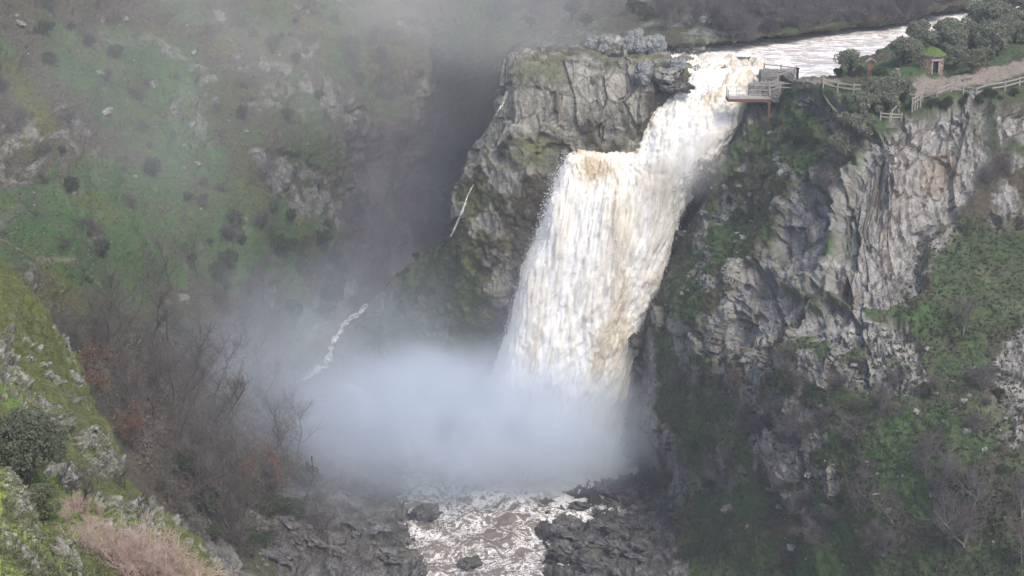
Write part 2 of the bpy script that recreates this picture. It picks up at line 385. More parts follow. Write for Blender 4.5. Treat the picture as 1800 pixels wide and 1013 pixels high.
PA = [[(1520,150),(1560,140),(1640,142),(1700,128),(1770,108),(1830,98),(1840,118),(1760,140),(1700,150),(1640,168),(1610,170),(1560,165)],[(1385,140),(1470,140),(1480,150),(1390,158)]]
OC = [[(1640,290),(1660,250),(1690,260),(1700,290),(1680,320),(1650,330)], [(1460,480),(1500,490),(1530,520),(1500,520),(1465,500)], [(1430,180),(1442,190),(1445,250),(1432,250)],
      [(1515,300),(1535,330),(1540,360),(1520,340)], [(1560,470),(1565,380),(1575,380),(1575,470)]]
def right_mask(U, V, Pp, N, jag):
    r1 = polymask(U, V, RA, jag*9); r2 = polymask(U, V, RB, jag*22)*.95
    n = fbm(Pp, (9, 9, 7), 4, 31); n2 = fbm(Pp, 2.2, 3, 33)
    plateau = sst(49.5, 51, Pp[:, 2])*sst(176, 179, Pp[:, 1])
    left = sst(1380, 1260, U)*(V > 150)
    # dark mossy crags along the waterfall side, broken outcrops elsewhere
    crag = sst(.0, .25, n+n2*.5+left*.42-.32+.25*sst(1180, 1130, U))*sst(940, 860, V+ (U-1130)*.1)*np.maximum(sst(760, 620, V), sst(1250, 1190, U))
    out = sst(.46, .6, n*.9+n2*.35)*sst(1000, 800, V)
    rock = np.maximum(np.maximum(r1, r2), np.maximum(crag*.85, out*.8))*(1-plateau*.95)
    g = polymask(U, V, GA, jag*26, 14)
    base = sst(-.35, .2, fbm(Pp, 8, 4, 37)+.1)
    grass = np.clip(np.maximum(g, base*.8)-.3*sst(.1, .5, n2), 0, 1)
    rock = rock*(1-.85*g*(1-r1*.4)); grass = grass*(.5+.5*sst(-.5, .3, fbm(Pp, 2.6, 3, 39)))*(1-.3*sst(1600, 1680, U)*sst(620, 560, V))
    moss = np.clip(left*.6*sst(-.3, .4, n2)+.2, 0, 1)*(rock > .1)
    wet = sst(34, 8, U-np.interp(V, [180, 300, 470, 600, 760, 830, 1000], [1290, 1235, 1172, 1118, 1095, 1128, 1150]))*(V > 200)
    return dict(rock=rock, moss=moss*(1-r1), grass=grass, ochre=polymask(U, V, OC, jag*8)*r1+.35*r1*sst(.2, .6, fbm(Pp, (3, 3, 7), 3, 41)), path=polymask(U, V, PA, jag*5, 4), wet=wet,
                bulge=(r1*1.7+r2*.5)*(1-plateau), mossy=np.where(r1 > .5, .55, .85).astype(f32), bigamp=(1-plateau)*sst(1110, 1180, U))
terrain('right_cliff', sheet(right_rows, .19, .17), right_mask, M['terrain'], flip=True, seed=100, blocks=(2.5, 9, 9.5), amp=.95)

# ---- rock buttress left of the falls, running on behind the water
butt_rows = [
 P((930,108,216),(930,100,214),(965,96,211),(1000,92,209),(1060,96,207),(1120,95,206),(1180,118,206),(1260,132,206),(1420,130,208)),
 P((922,104,206),(905,110,200),(955,94,199),(1000,89,198),(1058,98,197),(1118,91,196),(1172,110,195.5),(1245,136,196.5),(1400,150,198)),
 P((903,168,208),(891,172,199),(940,165,194.5),(1000,165,192.5),(1060,165,191.5),(1120,165,191.5),(1165,165,192.5),(1240,185,196),(1400,200,197)),
 P((856,245,209),(843,258,199),(910,250,193.5),(980,250,191.5),(1050,250,191),(1113,258,191.5),(1142,264,195),(1220,270,199),(1400,280,199)),
 P((829,330,211),(819,335,199),(890,340,192.5),(962,340,191),(1003,342,193.5),(1090,340,198.5),(1150,340,200),(1220,340,200),(1400,340,199)),
 P((792,412,212),(784,425,201),(860,430,193.5),(933,430,192),(978,430,195),(1080,430,200),(1150,430,201),(1200,430,201),(1400,430,200)),
 P((690,500,218),(700,528,209),(820,530,196.5),(905,530,194),(948,530,197),(1060,530,202),(1120,530,202),(1180,530,202),(1400,530,202)),
 P((600,630,222),(625,645,214),(770,640,202.5),(880,640,197.5),(920,640,200),(1050,640,203),(1120,640,203),(1180,640,203),(1400,640,203)),
 P((590,715,223),(620,735,210),(760,760,206),(870,760,204),(920,760,205),(1050,760,205),(1120,760,205),(1180,760,205),(1400,760,205)),
 P((590,850,212),(620,850,208),(760,850,208),(870,850,207),(920,850,207),(1050,850,207),(1120,850,207),(1180,850,207),(1400,850,207)),
]
BR = [[(985,100),(1030,85),(1045,170),(1020,240),(985,235),(975,160)], [(1040,110),(1100,110),(1118,150),(1125,250),(1060,255),(1040,200)], [(1110,105),(1185,110),(1195,150),(1150,170),(1115,160)],
      [(890,160),(930,110),(985,100),(980,200),(940,230),(890,210)], [(940,270),(1000,255),(1010,300),(975,330),(940,300)], [(835,250),(870,180),(890,200),(870,260),(840,290)]]
BG = [[(900,120),(980,95),(985,150),(920,150)], [(1060,85),(1120,90),(1200,120),(1180,132),(1110,110),(1070,120)], [(920,240),(1000,250),(960,300),(900,310)], [(720,440),(830,440),(850,520),(760,560),(700,520)], [(1130,170),(1180,160),(1150,220),(1120,230)]]
def butt_mask(U, V, Pp, N, jag):
    r1 = polymask(U, V, BR, jag*10); n = fbm(Pp, (5, 5, 6), 4, 131); n2 = fbm(Pp, 1.6, 3, 133)
    dn = sst(280, 480, V)
    rock = np.maximum(r1, sst(-.35, .1, n+n2*.5-dn*.25))
    rock = np.where(U > 1010+0*U, np.maximum(rock, sst(250, 300, V)), rock)
    moss = np.clip(sst(-.1, .3, fbm(Pp, 3, 4, 137)-.1+dn*.25)*(1-r1*.55), 0, 1)
    g = polymask(U, V, BG, jag*14, 10)
    # bottom left foot of the buttress is turf
    foot = sst(20, -60, U-np.interp(V, [400, 540, 700], [800, 850, 900]))*sst(400, 470, V)*.7
    wet = np.clip(sst(60, 5, np.interp(V, [255, 330, 500, 650], [1020, 985, 925, 885])-U)*(V > 270)+sst(1115, 1140, U)*(V > 160)+sst(560, 680, V)*.6, 0, 1)
    grass = np.clip(g*.5+foot, 0, 1)
    rock = rock*(1-.7*g)*(1-foot*.8*sst(-.3, .3, n2+.2))
    return dict(rock=rock, moss=moss*.85+g*.3, grass=grass, wet=wet, mossy=np.full(len(U), .9, f32), ochre=.5*polymask(U, V, [[(990,130),(1010,130),(1005,190),(990,180)]], jag*8)+.2*sst(.3, .7, fbm(Pp, (3, 3, 8), 3, 139)),
                bulge=-1.0*(1-sst(.1, .5, r1))*sst(90, 110, V)*0.6+wet*-.3, bigamp=sst(0, 1, (U-600)/300.))
terrain('rock_buttress', sheet(butt_rows, .19, .19), butt_mask, M['buttress'], flip=True, seed=200, blocks=(3.4, 9, 8), amp=.5)

# ---- long hillside across the gorge on the left
def hs(v, us, Ys): return [at(u, v, Y) for u, Y in zip(us, Ys)]
hu = (-420, -120, 0, 150, 300, 450, 600, 750, 900, 1050, 1250)
hill_rows = [
 hs(-170, hu, (225,232,238,246,258,270,284,296,306,312,314)),
 hs(-70, hu, (200,208,215,225,238,250,264,278,288,293,295)),
 hs(60, hu, (186,195,204,215,228,241,254,266,274,278,280)),
 hs(200, hu, (166,178,189,203,216,228,245,260,267,270,271)),
 hs(320, hu, (148,162,175,191,206,220,241,257,263,265,266)),
 hs(430, hu, (130,146,158,178,196,213,236,250,256,258,258)),
 hs(530, hu, (118,135,146,168,187,206,228,242,248,250,250)),
 hs(640, hu, (110,126,136,156,177,197,216,232,240,241,241)),
 hs(760, hu, (102,116,125,143,161,181,199,210.5,216,218,218)),
 hs(880, hu, (92,105,115,131,148,164,178,189.5,194,194,194)),
 hs(1013, hu, (84,96,105,119,135,150,162,169,173,173,173)),
 hs(1140, hu, (76,86,95,107,122,136,149,157,160,160,160)),
]
HR = [[(5,30),(40,45),(75,60),(70,70),(30,55)], [(345,140),(362,140),(365,200),(358,245),(345,240),(350,190)], [(305,160),(325,170),(322,190),(308,185)], [(390,118),(440,115),(445,132),(400,130)],
      [(430,150),(490,155),(492,175),(440,185)], [(510,70),(550,75),(560,110),(520,95)], [(0,150),(30,180),(85,260),(80,290),(30,290),(0,260)], [(445,265),(530,275),(590,330),(610,400),(560,400),(480,350)],
      [(600,200),(660,190),(660,300),(620,330),(600,260)], [(150,500),(230,530),(240,545),(190,530)], [(520,10),(570,20),(560,40),(520,30)], [(700,30),(760,40),(770,60),(710,60)]]
HGm = [[(0,95),(50,120),(95,230),(80,250),(40,190),(0,130)]]
HG = [[(0,310),(180,280),(420,300),(560,400),(560,470),(420,480),(200,520),(0,440)], [(60,40),(280,60),(420,300),(200,240),(90,140)], [(-100,20),(0,60),(0,140),(-100,140)], [(560,10),(640,60),(700,200),(560,120)]]
def hill_mask(U, V, Pp, N, jag):
    r1 = polymask(U, V, HR, jag*11, 4); n = fbm(Pp, (7, 7, 6), 4, 231); n2 = fbm(Pp, 1.5, 3, 233)
    chasm = sst(560, 640, U)*sst(160, 260, V)*sst(520, 440, V)  # side gorge, its shade painted in by the masks below
    low = sst(560, 680, V)*sst(430, 520, U)
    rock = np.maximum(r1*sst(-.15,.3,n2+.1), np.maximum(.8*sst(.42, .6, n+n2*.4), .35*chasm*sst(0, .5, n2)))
    rock = np.maximum(rock, low*sst(-.2, .15, n2+jag*.5))
    g = polymask(U, V, HG, jag*22, 16)
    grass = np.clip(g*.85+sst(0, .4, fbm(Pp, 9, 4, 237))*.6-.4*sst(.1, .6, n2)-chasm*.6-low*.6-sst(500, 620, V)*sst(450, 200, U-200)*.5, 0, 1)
    path = sst(5, 1, np.abs(V-np.interp(U, [-60, 0, 60, 120, 180, 240, 300], [392, 410, 438, 470, 505, 535, 545]))+jag*2)*(U < 250)
    moss = polymask(U, V, HGm, jag*8, 5)
    bul = polymask(U, V, HR[6:7]+HGm, jag*10, 14)*2.5+r1*.8+2.0*sst(40, 0, np.abs(V-400-(U-100)*.28))*(U < 260)*0
    return dict(rock=np.clip(rock*(1-.75*g*(1-r1)), 0, 1), grass=grass*(1-.35*low), moss=np.clip(moss+sst(.2, .6, fbm(Pp, 5, 3, 239))*.5, 0, 1), path=path*.5, bulge=bul, wet=np.maximum(low*.7, chasm*1.0), mossy=np.full(len(U), .6, f32), bigamp=1+.9*sst(700, 500, V))  # chasm term paints the gorge's shade as dark colour; low term is wet rock
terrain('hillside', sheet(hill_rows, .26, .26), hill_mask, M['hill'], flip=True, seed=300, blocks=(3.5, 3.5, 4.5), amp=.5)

# ---- far bank and slope behind the river
fb_rows = [
 hs(-230, (740, 900,1100,1300,1500,1700,1900,2300), (312,306,300,300,300,300,300,300)),
 hs(-90, (740, 900,1100,1300,1500,1700,1900,2300), (286,276,266,268,272,276,280,284)),
 hs(0, (740, 900,1100,1300,1500,1700,1900,2300), (276,258,234,236,242,248,254,262)),
 [at(745,60,268),at(905,58,240)]+[atz(*p) for p in ((1100,72,51.5),(1300,62,51.6),(1480,40,51.6),(1640,15,51.8),(1760,-10,52),(2300,-60,52))],
 [at(750,110,266),at(915,84,225)]+[atz(*p) for p in ((1100,80,50.4),(1250,76,50.2),(1420,57,50.2),(1600,28,50.2),(1690,14,50.2),(2300,-50,50.2))],
 [at(755,160,265),at(925,115,220)]+[atz(*p) for p in ((1100,89,48.0),(1260,84,48.3),(1430,65,48.5),(1610,35,48.5),(1700,20,48.8),(2300,-44,48.8))],
]
FR = [[(925,60),(1060,55),(1240,75),(1300,92),(1200,102),(1100,100),(925,100)]]
def far_mask(U, V, Pp, N, jag):
    r1 = polymask(U, V, FR, jag*16, 6); n = fbm(Pp, 6, 4, 331); n2 = fbm(Pp, 1.5, 3, 333)
    return dict(rock=np.clip(r1*.5*sst(-.2, .3, n2)+sst(.35, .5, n+n2*.3), 0, 1)*sst(880, 960, U), grass=sst(-.1, .4, n)*.6, bigamp=sst(70, 20, V)*.8)
terrain('far_bank', sheet(fb_rows, .3, .3), far_mask, M['hill'], flip=True, seed=400, blocks=(2.5, 2.5, 2.5), amp=.5)

# ---- mossy ridge close to the viewpoint, lower left
def nr_row(v, pts): return [at(u, vv, Y) for (u, vv, Y) in pts]
near_rows = [
 P((-60,400,112),(-70,415,98),(-120,425,95),(-200,430,92),(-330,430,88)),
 P((12,478,112),(-10,472,95),(-50,480,92),(-130,485,88),(-330,490,82)),
 P((68,548,110),(48,540,92),(10,550,88),(-90,560,83),(-330,560,77)),
 P((108,612,107),(86,602,89.5),(40,610,85),(-70,620,79),(-330,625,72)),
 P((138,690,103),(118,682,86.5),(60,690,81),(-60,700,75),(-330,700,68)),
 P((178,765,98),(156,757,84),(90,765,77),(-40,770,70),(-330,770,63)),
 P((216,845,93),(194,838,80),(120,845,72.5),(-20,850,65),(-330,850,58)),
 P((262,905,89),(240,896,76.5),(160,900,69),(10,905,61),(-330,910,54)),
 P((330,970,84),(308,958,73),(220,960,65),(60,965,57),(-330,970,49)),
 P((402,1035,80),(380,1020,69.5),(290,1020,61),(120,1025,53),(-330,1030,45)),
 P((560,1160,74),(520,1150,64),(400,1150,56),(220,1150,48),(-330,1150,40)),
]
NR = [[(0,570),(30,585),(60,640),(110,700),(130,745),(100,770),(60,700),(20,650),(0,640)], [(0,590),(25,560),(40,600),(15,640),(0,640)],[(75,830),(115,832),(118,845),(80,848)], [(195,910),(250,900),(270,950),(230,965)], [(130,760),(170,770),(200,840),(170,840)]]
NG = [[(0,640),(60,700),(90,760),(60,830),(0,840)], [(20,860),(140,840),(180,900),(300,960),(120,960),(40,900)]]
def near_mask(U, V, Pp, N, jag):
    r1 = polymask(U, V, NR, jag*14, 5); n = fbm(Pp, 2.6, 4, 431); n2 = fbm(Pp, .7, 3, 433)
    rock = np.clip(np.maximum(r1*sst(-.5, .0, n2+.15), sst(.46, .58, n*.8+n2*.4)), 0, 1)
    g = polymask(U, V, NG, jag*18, 10)
    return dict(rock=rock, grass=np.clip(g+sst(-.2, .3, n)*.4, 0, 1), moss=np.clip(sst(.2, -.4, n)+.35, 0, 1)*(1-g*.6), mossy=np.full(len(U), .55, f32), bulge=r1*.35, bigamp=np.full(len(U), .8, f32))
terrain('near_ridge', sheet(near_rows, .085, .085), near_mask, M['near'], flip=True, seed=500, blocks=(1.1, 1.1, 1.8), amp=.5, fine=.8)
knoll_rows = [
 P((-40,790,58),(-55,795,50),(-110,800,47),(-250,800,44)),
 P((22,850,56),(4,842,48),(-50,850,45),(-250,850,42)),
 P((50,905,54),(32,898,46),(-30,905,43.5),(-250,905,40.5)),
 P((92,955,52),(74,948,44.5),(0,955,42),(-250,955,39)),
 P((134,1020,50),(114,1013,43),(30,1020,40.5),(-250,1020,37.5)),
 P((190,1130,47),(160,1120,41),(70,1130,38),(-250,1130,35)),
]
NK = [[(0,840),(14,850),(30,890),(60,930),(80,950),(60,960),(25,920),(0,880)], [(95,945),(125,1000),(130,1040),(112,1030),(100,990)], [(0,920),(30,950),(40,975),(10,965)], [(30,968),(60,990),(70,1013),(40,1010)]]
def knoll_mask(U, V, Pp, N, jag):
    r1 = polymask(U, V, NK, jag*8, 4); n = fbm(Pp, 1.6, 4, 531)
    return dict(rock=r1*.95, grass=np.clip(sst(-.6, .1, n)*.95, 0, 1), moss=sst(-.2, .4, n)*.5, mossy=np.full(len(U), .3, f32), bulge=r1*.25, bigamp=np.full(len(U), .2, f32))
terrain('near_knoll', sheet(knoll_rows, .055, .055), knoll_mask, M['knoll'], flip=True, seed=600, blocks=(.6, .6, 1.0), amp=.2, fine=.35)

# ---- rock shelves on both sides of the outflow
shR_rows = [
 P((1060,842,200),(1045,838,192),(1090,832,190),(1130,828,190),(1200,835,186)),
 P((985,892,188),(968,893,184.5),(1040,885,184),(1110,880,182),(1200,880,178)),
 P((955,925,181),(945,928,177.5),(1030,930,174.5),(1110,928,173),(1200,930,169)),
 P((955,965,175),(965,972,171.5),(1040,972,167.5),(1110,970,166.5),(1210,970,163)),
 P((950,1000,169),(972,1006,166),(1040,1010,162.5),(1110,1012,160.5),(1210,1010,158)),
 P((950,1120,156),(975,1120,154.5),(1040,1120,152),(1110,1120,151),(1210,1120,150)),
]
def shore_mask(U, V, Pp, N, jag):
    n = fbm(Pp, 2.5, 4, 631)
    return dict(rock=np.clip(.75+.4*n, 0, 1), moss=sst(.3, .6, n)*.2, wet=sst(1.4, .2, Pp[:, 2]+jag*.4)*.9, mossy=np.full(len(U), .25, f32), grass=0*U, bulge=0*U+.6, bigamp=0*U+.3)
terrain('right_shore', sheet(shR_rows, .13, .13), shore_mask, M['shore'], flip=True, seed=700, blocks=(2.2, 2.4, .9), amp=.75, fac3=(.3, .3, .3))
shL_rows = [
 P((380,820,181),(480,835,186),(540,850,187),(585,862,187),(610,872,187.5),(615,877,191)),
 P((360,880,170),(470,890,173),(550,895,176),(605,890,180),(640,893,182.5),(648,895,186)),
 P((350,920,163),(470,930,166),(560,925,170),(625,920,174),(676,925,176.5),(690,930,179)),
 P((350,960,157),(470,962,160.5),(560,960,164.5),(640,958,167.5),(702,962,170.5),(716,968,172.5)),
 P((350,1000,152),(470,1000,155.5),(560,1000,159.5),(650,1000,162.5),(738,1003,165),(752,1010,167)),
 P((350,1130,141),(470,1130,144),(560,1130,148),(650,1130,151.5),(740,1130,153.5),(755,1130,155)),
]
def shoreL_mask(U, V, Pp, N, jag):
    n = fbm(Pp, 2.0, 4, 731); far = sst(560, 420, U)
    return dict(rock=np.clip(.85+.5*n-far*.9, 0, 1), moss=sst(.2, .6, n)*.2, wet=sst(1.6, .2, Pp[:, 2]+jag*.4)*.8, mossy=np.full(len(U), .2, f32), grass=far*.3, bulge=0*U+.2, bigamp=0*U+.3)
terrain('left_shore', sheet(shL_rows, .13, .13), shoreL_mask, M['shore'], flip=True, seed=800, blocks=(2.6, 2.4, .8), amp=.75, fac3=(.3, .3, .3))

def ground(u, v, only=None):
    """where the line of sight through a photo position meets the terrain"""
    o = Vector((0, 0, CAMZ)); d = (Vector(at(u, v, 100))-o).normalized(); best = None
    for nme, b in BVHS.items():
        if only and nme not in only: continue
        h = b.ray_cast(o, d)
        if h[0] is not None and (best is None or h[3] < best[1]): best = (h[0], h[3], h[1], nme)
    return best
def drop(x, y, only=None):
    best = None
    for nme, b in BVHS.items():
        if only and nme not in only: continue
        h = b.ray_cast(Vector((x, y, 200)), Vector((0, 0, -1)))
        if h[0] is not None and (best is None or h[0].z > best): best = h[0].z
    return best
# ------------------------------------------------------------------ water
def water_sheet(name, G, m, foamf, dispf, flip=False, thick=0):
    nr, nc = G.shape[:2]; N = smooth_n(gnormal(G), 3)
    if flip: N = -N
    Pp = G.reshape(-1, 3); U, V = proj(Pp)
    d = dispf(Pp, U, V)
    G2 = G+N*d.reshape(nr, nc)[..., None]
    me = mesh_np(name, G2.reshape(-1, 3), gfaces(nr, nc, flip), m, True, dict(foam=foamf(Pp, U, V, d)))
    return me
xs = np.arange(-75, 85, .2); ys = np.arange(118, 262, .2)
X, Y = np.meshgrid(xs, ys); G = np.stack([X, Y, 0*X], -1).astype(f32)
def pool_foam(Pp, U, V, d):
    near = sst(26, 4, np.hypot(Pp[:, 0]-6, (Pp[:, 1]-196)*1.3)); n = fbm(Pp, 4, 4, 901)
    crest = sst(.1, .35, d)
    return near*.9+crest*.14+sst(.1, .6, n)*.15+.06*sst(165, 185, Pp[:, 1])+.5*sst(8, 2, np.hypot(Pp[:, 0]+19.5, Pp[:, 1]-228))
def pool_disp(Pp, U, V): return fbm(Pp, (4.2, 2.8, 9), 5, 911)*.6+ridged(Pp, (1.6, 1.4, 9), 3, 915)*.28+.5*sst(22, 0, np.hypot(Pp[:, 0]-8, Pp[:, 1]-195))*fbm(Pp, 1.6, 3, 917)
me = water_sheet('pool_water', G, M['pool'], pool_foam, pool_disp, flip=False)
o = link('water', me); o['kind'] = 'structure'
# stream arriving from the side gorge
def ribbon(pts, n, jit, seed, across=12):
    pts = np.array(pts, float)   # u,v,Y,halfwidth
    t = np.linspace(0, len(pts)-1, n); c = crom(pts, t)
    rng = np.random.RandomState(seed); rows = []
    for i in range(n):
        u, v, Yd, w = c[i]
        wj = w*(1+jit*(vnoise(np.array([[i*.25, seed, 0]], f32), seed)[0])); off = jit*w*.6*vnoise(np.array([[i*.18, seed+9, 0]], f32), seed)[0]
        rows.append([at(u+off+wj*s, v, Yd-.25*(1-s*s)) for s in np.linspace(-1, 1, across)])
    return np.array(rows, f32)
def flow_disp(a): return lambda Pp, U, V: fbm(Pp, (1, 1, 1.8), 4, 921)*a
# upper river
rv = [
 [atz(*p) for p in ((1080,72,50.0),(1190,72,50.0),(1290,66,50.0),(1420,54,50.0),(1600,22,50.0),(1690,5,49.9),(2300,-60,49.9))],
 [atz(*p) for p in ((1085,92,50.0),(1190,94,50.0),(1300,100,49.8),(1440,92,49.8),(1620,48,49.8),(1720,26,49.8),(2350,-35,49.8))],
 [atz(*p) for p in ((1095,104,49.9),(1200,110,49.8),(1310,118,49.6),(1450,125,49.6),(1600,90,49.6),(1750,55,49.6),(2400,0,49.6))],
 [atz(*p) for p in ((1110,122,49.0),(1205,124,49.3),(1310,128,49.4),(1470,150,49.4),(1600,125,49.4),(1760,90,49.4),(2400,30,49.4))],
]
G = sheet(rv, .14, .2)
me = water_sheet('river_water', G, M['river'], lambda Pp, U, V, d: sst(1420, 1250, U)*.25+sst(.05, .3, d)*.35, lambda Pp, U, V: fbm(Pp, (2.4, 1.2, 2), 4, 931)*.14+sst(1400, 1230, U)*ridged(Pp, (2.2, 1.3, 2), 3, 933)*.45, flip=True)
o = link('river', me); o['kind'] = 'structure'

# waterfall: upper cascade and main curtain, one mesh
up_rows = [
 P((1150,100,203.5),(1200,100,203.5),(1240,102,203),(1280,104,202.5),(1325,108,202),(1345,108,203.5)),
 P((1165,112,199.5),(1205,113,199),(1245,114,199),(1285,116,198.5),(1325,118,198),(1345,118,199.5)),
 P((1190,136,197),(1207,134,195.5),(1245,134,195),(1285,136,194.8),(1326,138,194.8),(1345,138,197)),
 P((1180,160,196),(1196,160,194.4),(1230,158,193.6),(1262,158,193.2),(1308,160,193),(1325,160,196)),
 P((1150,190,195),(1164,190,192.8),(1205,188,191.8),(1250,188,191.3),(1296,190,191.3),(1318,190,195)),
 P((1130,225,194.5),(1143,225,192),(1180,222,190.8),(1235,222,190),(1282,226,190.4),(1304,226,195)),
 P((1115,262,194),(1130,262,191),(1170,262,189.8),(1215,262,189.4),(1252,266,190.4),(1275,268,195)),
 P((1080,300,194),(1095,300,190.5),(1140,300,189.2),(1185,300,189.2),(1218,302,190.2),(1235,302,195)),
 P((1070,350,194.5),(1085,350,191.5),(1120,350,190.5),(1160,350,190),(1192,350,191),(1206,350,195)),
 P((1060,430,196),(1080,430,194),(1110,430,193),(1140,430,192.5),(1165,430,193),(1176,430,196)),
]
main_rows = [
 P((1000,246,199),(1022,250,196.5),(1060,254,196.5),(1100,258,196),(1140,262,195),(1180,262,194),(1200,262,196)),
 P((1000,258,197),(1018,258,194),(1058,262,194),(1098,265,193.5),(1140,268,192),(1200,280,190.5),(1235,280,196)),
 P((985,285,195),(1003,280,190.8),(1045,276,190.8),(1092,278,190.6),(1140,284,190),(1196,292,189.8),(1218,292,196)),
 P((968,340,195),(985,335,189.6),(1032,334,189),(1080,334,188.8),(1130,336,188.6),(1178,342,189.8),(1195,342,196)),
 P((935,420,196),(953,420,189.8),(1002,420,188.8),(1056,420,188.5),(1112,420,188.5),(1168,420,190.2),(1182,420,197)),
 P((912,500,197),(929,500,190.2),(980,500,189.2),(1035,500,188.8),(1092,500,188.9),(1148,500,191),(1162,500,199)),
 P((892,580,198),(908,580,190.8),(960,580,189.8),(1015,580,189.4),(1070,580,189.6),(1122,580,192),(1134,580,200)),
 P((872,660,199),(890,660,191.6),(945,660,190.6),(1000,660,190.2),(1056,660,190.6),(1110,660,193),(1124,660,202)),
 P((858,750,200),(874,750,192.5),(930,750,191.5),(985,750,191.2),(1040,750,191.8),(1094,750,194),(1110,750,203)),
 P((845,850,200),(860,850,193.5),(920,850,192.5),(975,850,192.2),(1030,850,192.8),(1098,850,194),(1120,850,203)),
]
def fall_disp(Pp, U, V):
    W = Pp.copy(); W[:, 0] += (Pp[:, 2]-30)*-.16
    tot = fbm(W, (2.6, 2.6, 8), 3, 941)*.55+ridged(W, (1.1, 1.1, 12), 3, 943)*.38+fbm(W, (.45, .45, 4), 3, 947)*.14
    up = sst(262, 200, V)
    tot = tot*np.where(U < 1130, .3+.7*sst(262, 310, V), 1)
    return tot+up*fbm(Pp, (2.2, 2.2, 2.2), 3, 951)*.2-up*.35*ridged(W, (1.3, 1.3, 4.6), 4, 943)+fbm(W, (.22, .22, 2.2), 3, 955)*.22-.4
def fall_foam(Pp, U, V, d):
    W = Pp.copy(); W[:, 0] += (Pp[:, 2]-30)*-.16
    tan = sst(60, 0, np.hypot(U-1040, (V-295)*1.2))*.9          # brown lip where the water is still whole
    tan = np.maximum(tan, sst(22, 5, V-255)*(U < 1125)*.5)
    return np.clip(.62+d*.5+.4*fbm(W, (2.0, 2.0, 16), 4, 953)-.12*sst(-10, 60, U-np.interp(V, [260, 760], [1090, 1000]))-tan*.75+.25*sst(500, 760, V)+.15*sst(330, 200, V)*sst(110, 150, V)-.25*sst(150, 120, V)*sst(-.2, .3, fbm(Pp, (2, .9, 2), 3, 957)), 0, 1.3)
parts = []
for rows, sd in ((up_rows, 0), (main_rows, 1)):
    G = sheet(rows, .12, .12); nr, nc = G.shape[:2]; N = -smooth_n(gnormal(G), 8); Pp = G.reshape(-1, 3); U, V = proj(Pp)
    d = fall_disp(Pp, U, V)
    # ragged edges: push the rims in and out sideways in clumps
    cidx = np.tile(np.linspace(-1, 1, nc), nr); e = fbm(Pp, (1.2, 1.2, 1.9), 4, 961)*1.1+fbm(Pp, (.4, .4, .7), 2, 963)*.35
    Vn = Pp+N.reshape(-1, 3)*d[:, None]; Vn[:, 0] += (np.abs(cidx)**6*e*.9).astype(f32)
    parts.append((Vn, gfaces(nr, nc, True), fall_foam(Pp, U, V, d)))
Vs = np.concatenate([p[0] for p in parts]); Fs = np.concatenate([parts[0][1], parts[1][1]+len(parts[0][0])]); Fo = np.concatenate([p[2] for p in parts])
# clods and drops of thrown water close to the surface
rng = np.random.RandomState(5)
def drops(n, src, r0, r1, spread, seed):
    rng = np.random.RandomState(seed)
    idx = rng.randint(0, len(src), n); c = src[idx]+rng.normal(0, 1, (n, 3))*spread
    r = rng.uniform(r0, r1, (n, 1))*rng.uniform(.5, 1, (n, 1))
    oct_ = np.array([(1,0,0),(-1,0,0),(0,1,0),(0,-1,0),(0,0,1.7),(0,0,-1.7)], f32)
    V = (c[:, None, :]+oct_[None]*r[:, None, :]*rng.uniform(.6, 1.3, (n, 6, 1))).reshape(-1, 3)
    f = np.array([(0,2,4),(2,1,4),(1,3,4),(3,0,4),(2,0,5),(1,2,5),(3,1,5),(0,3,5)])
    F = (f[None]+np.arange(n)[:, None, None]*6).reshape(-1, 3)
    return V, F
me = mesh_np('waterfall', Vs, Fs, M['fall'], True, dict(foam=Fo)); o = link('waterfall', me); o['kind'] = 'structure'
edge = []
for (Vn, F, fo), rows in zip(parts, (up_rows, main_rows)):
    U, V = proj(Vn); 
    edge.append(Vn[(U > 1135) | (V > 290)][::7])
    # rims get more
    for sgn in (0, 1):
        pass
src = np.concatenate(edge)
V1, F1 = drops(int(36000), src, .02, .07, np.array([.25, .35, .3]), 7)
Ue, Ve = proj(Vs); lx = np.interp(Ve, [255,330,420,500,580,650,740], [1018,985,952,928,907,889,874]); rim = Vs[(np.abs(Ue-lx) < 9) & (Ve > 290)]
V2, F2 = drops(22000, rim, .015, .055, np.array([.42, .35, .7]), 8)
me = mesh_np('spray_drops', np.concatenate([V1, V2]), np.concatenate([F1, F2+len(V1)]), M['spray'], True); o = link('spray', me); o['kind'] = 'stuff'
tag(o, 'white clots of spray thrown off the falling water', 'spray')
log('waterfall')

# thin side trickles and the stream in the side gorge
def trickle(name, pts, seed, label, grp=None, m='fall', fo=.75):
    G = ribbon(pts, 140, .6, seed, 8); me = water_sheet(name, G, M[m], lambda Pp, U, V, d: fo+0*U+d, flow_disp(.12), flip=True)
    o = link(name, me); o['kind'] = 'structure'; return o
def on_surface(pts, only, lift=.35):
    out = []
    for u, v, w in pts:
        h = ground(u, v, only); Yd = h[0].y if h else 225
        out.append((u, v, Yd-lift, w))
    return out
trickle('side_trickle', on_surface([(892,160,1.5),(886,178,3),(878,192,2),(872,204,1)], ('rock_buttress',), .55), 11, '', fo=.5)
trickle('side_trickle', on_surface([(832,325,.6),(822,345,1.1),(812,372,1.6),(800,400,1.2),(792,416,.6)], ('rock_buttress',), .55), 12, '', fo=.5)
trickle('stream_water', on_surface([(700,482,3),(672,512,5),(645,540,7),(612,562,9),(596,585,6),(583,608,3),(578,630,5),(560,650,10),(538,664,6),(520,672,2)], ('hillside', 'rock_buttress'), .9), 13, '', m='pool', fo=.3)
trickle('side_cascade', on_surface([(616,676,7),(630,688,13),(642,705,15),(650,725,16),(656,748,16)], ('hillside', 'rock_buttress'), 1.6), 15, '', fo=.6)
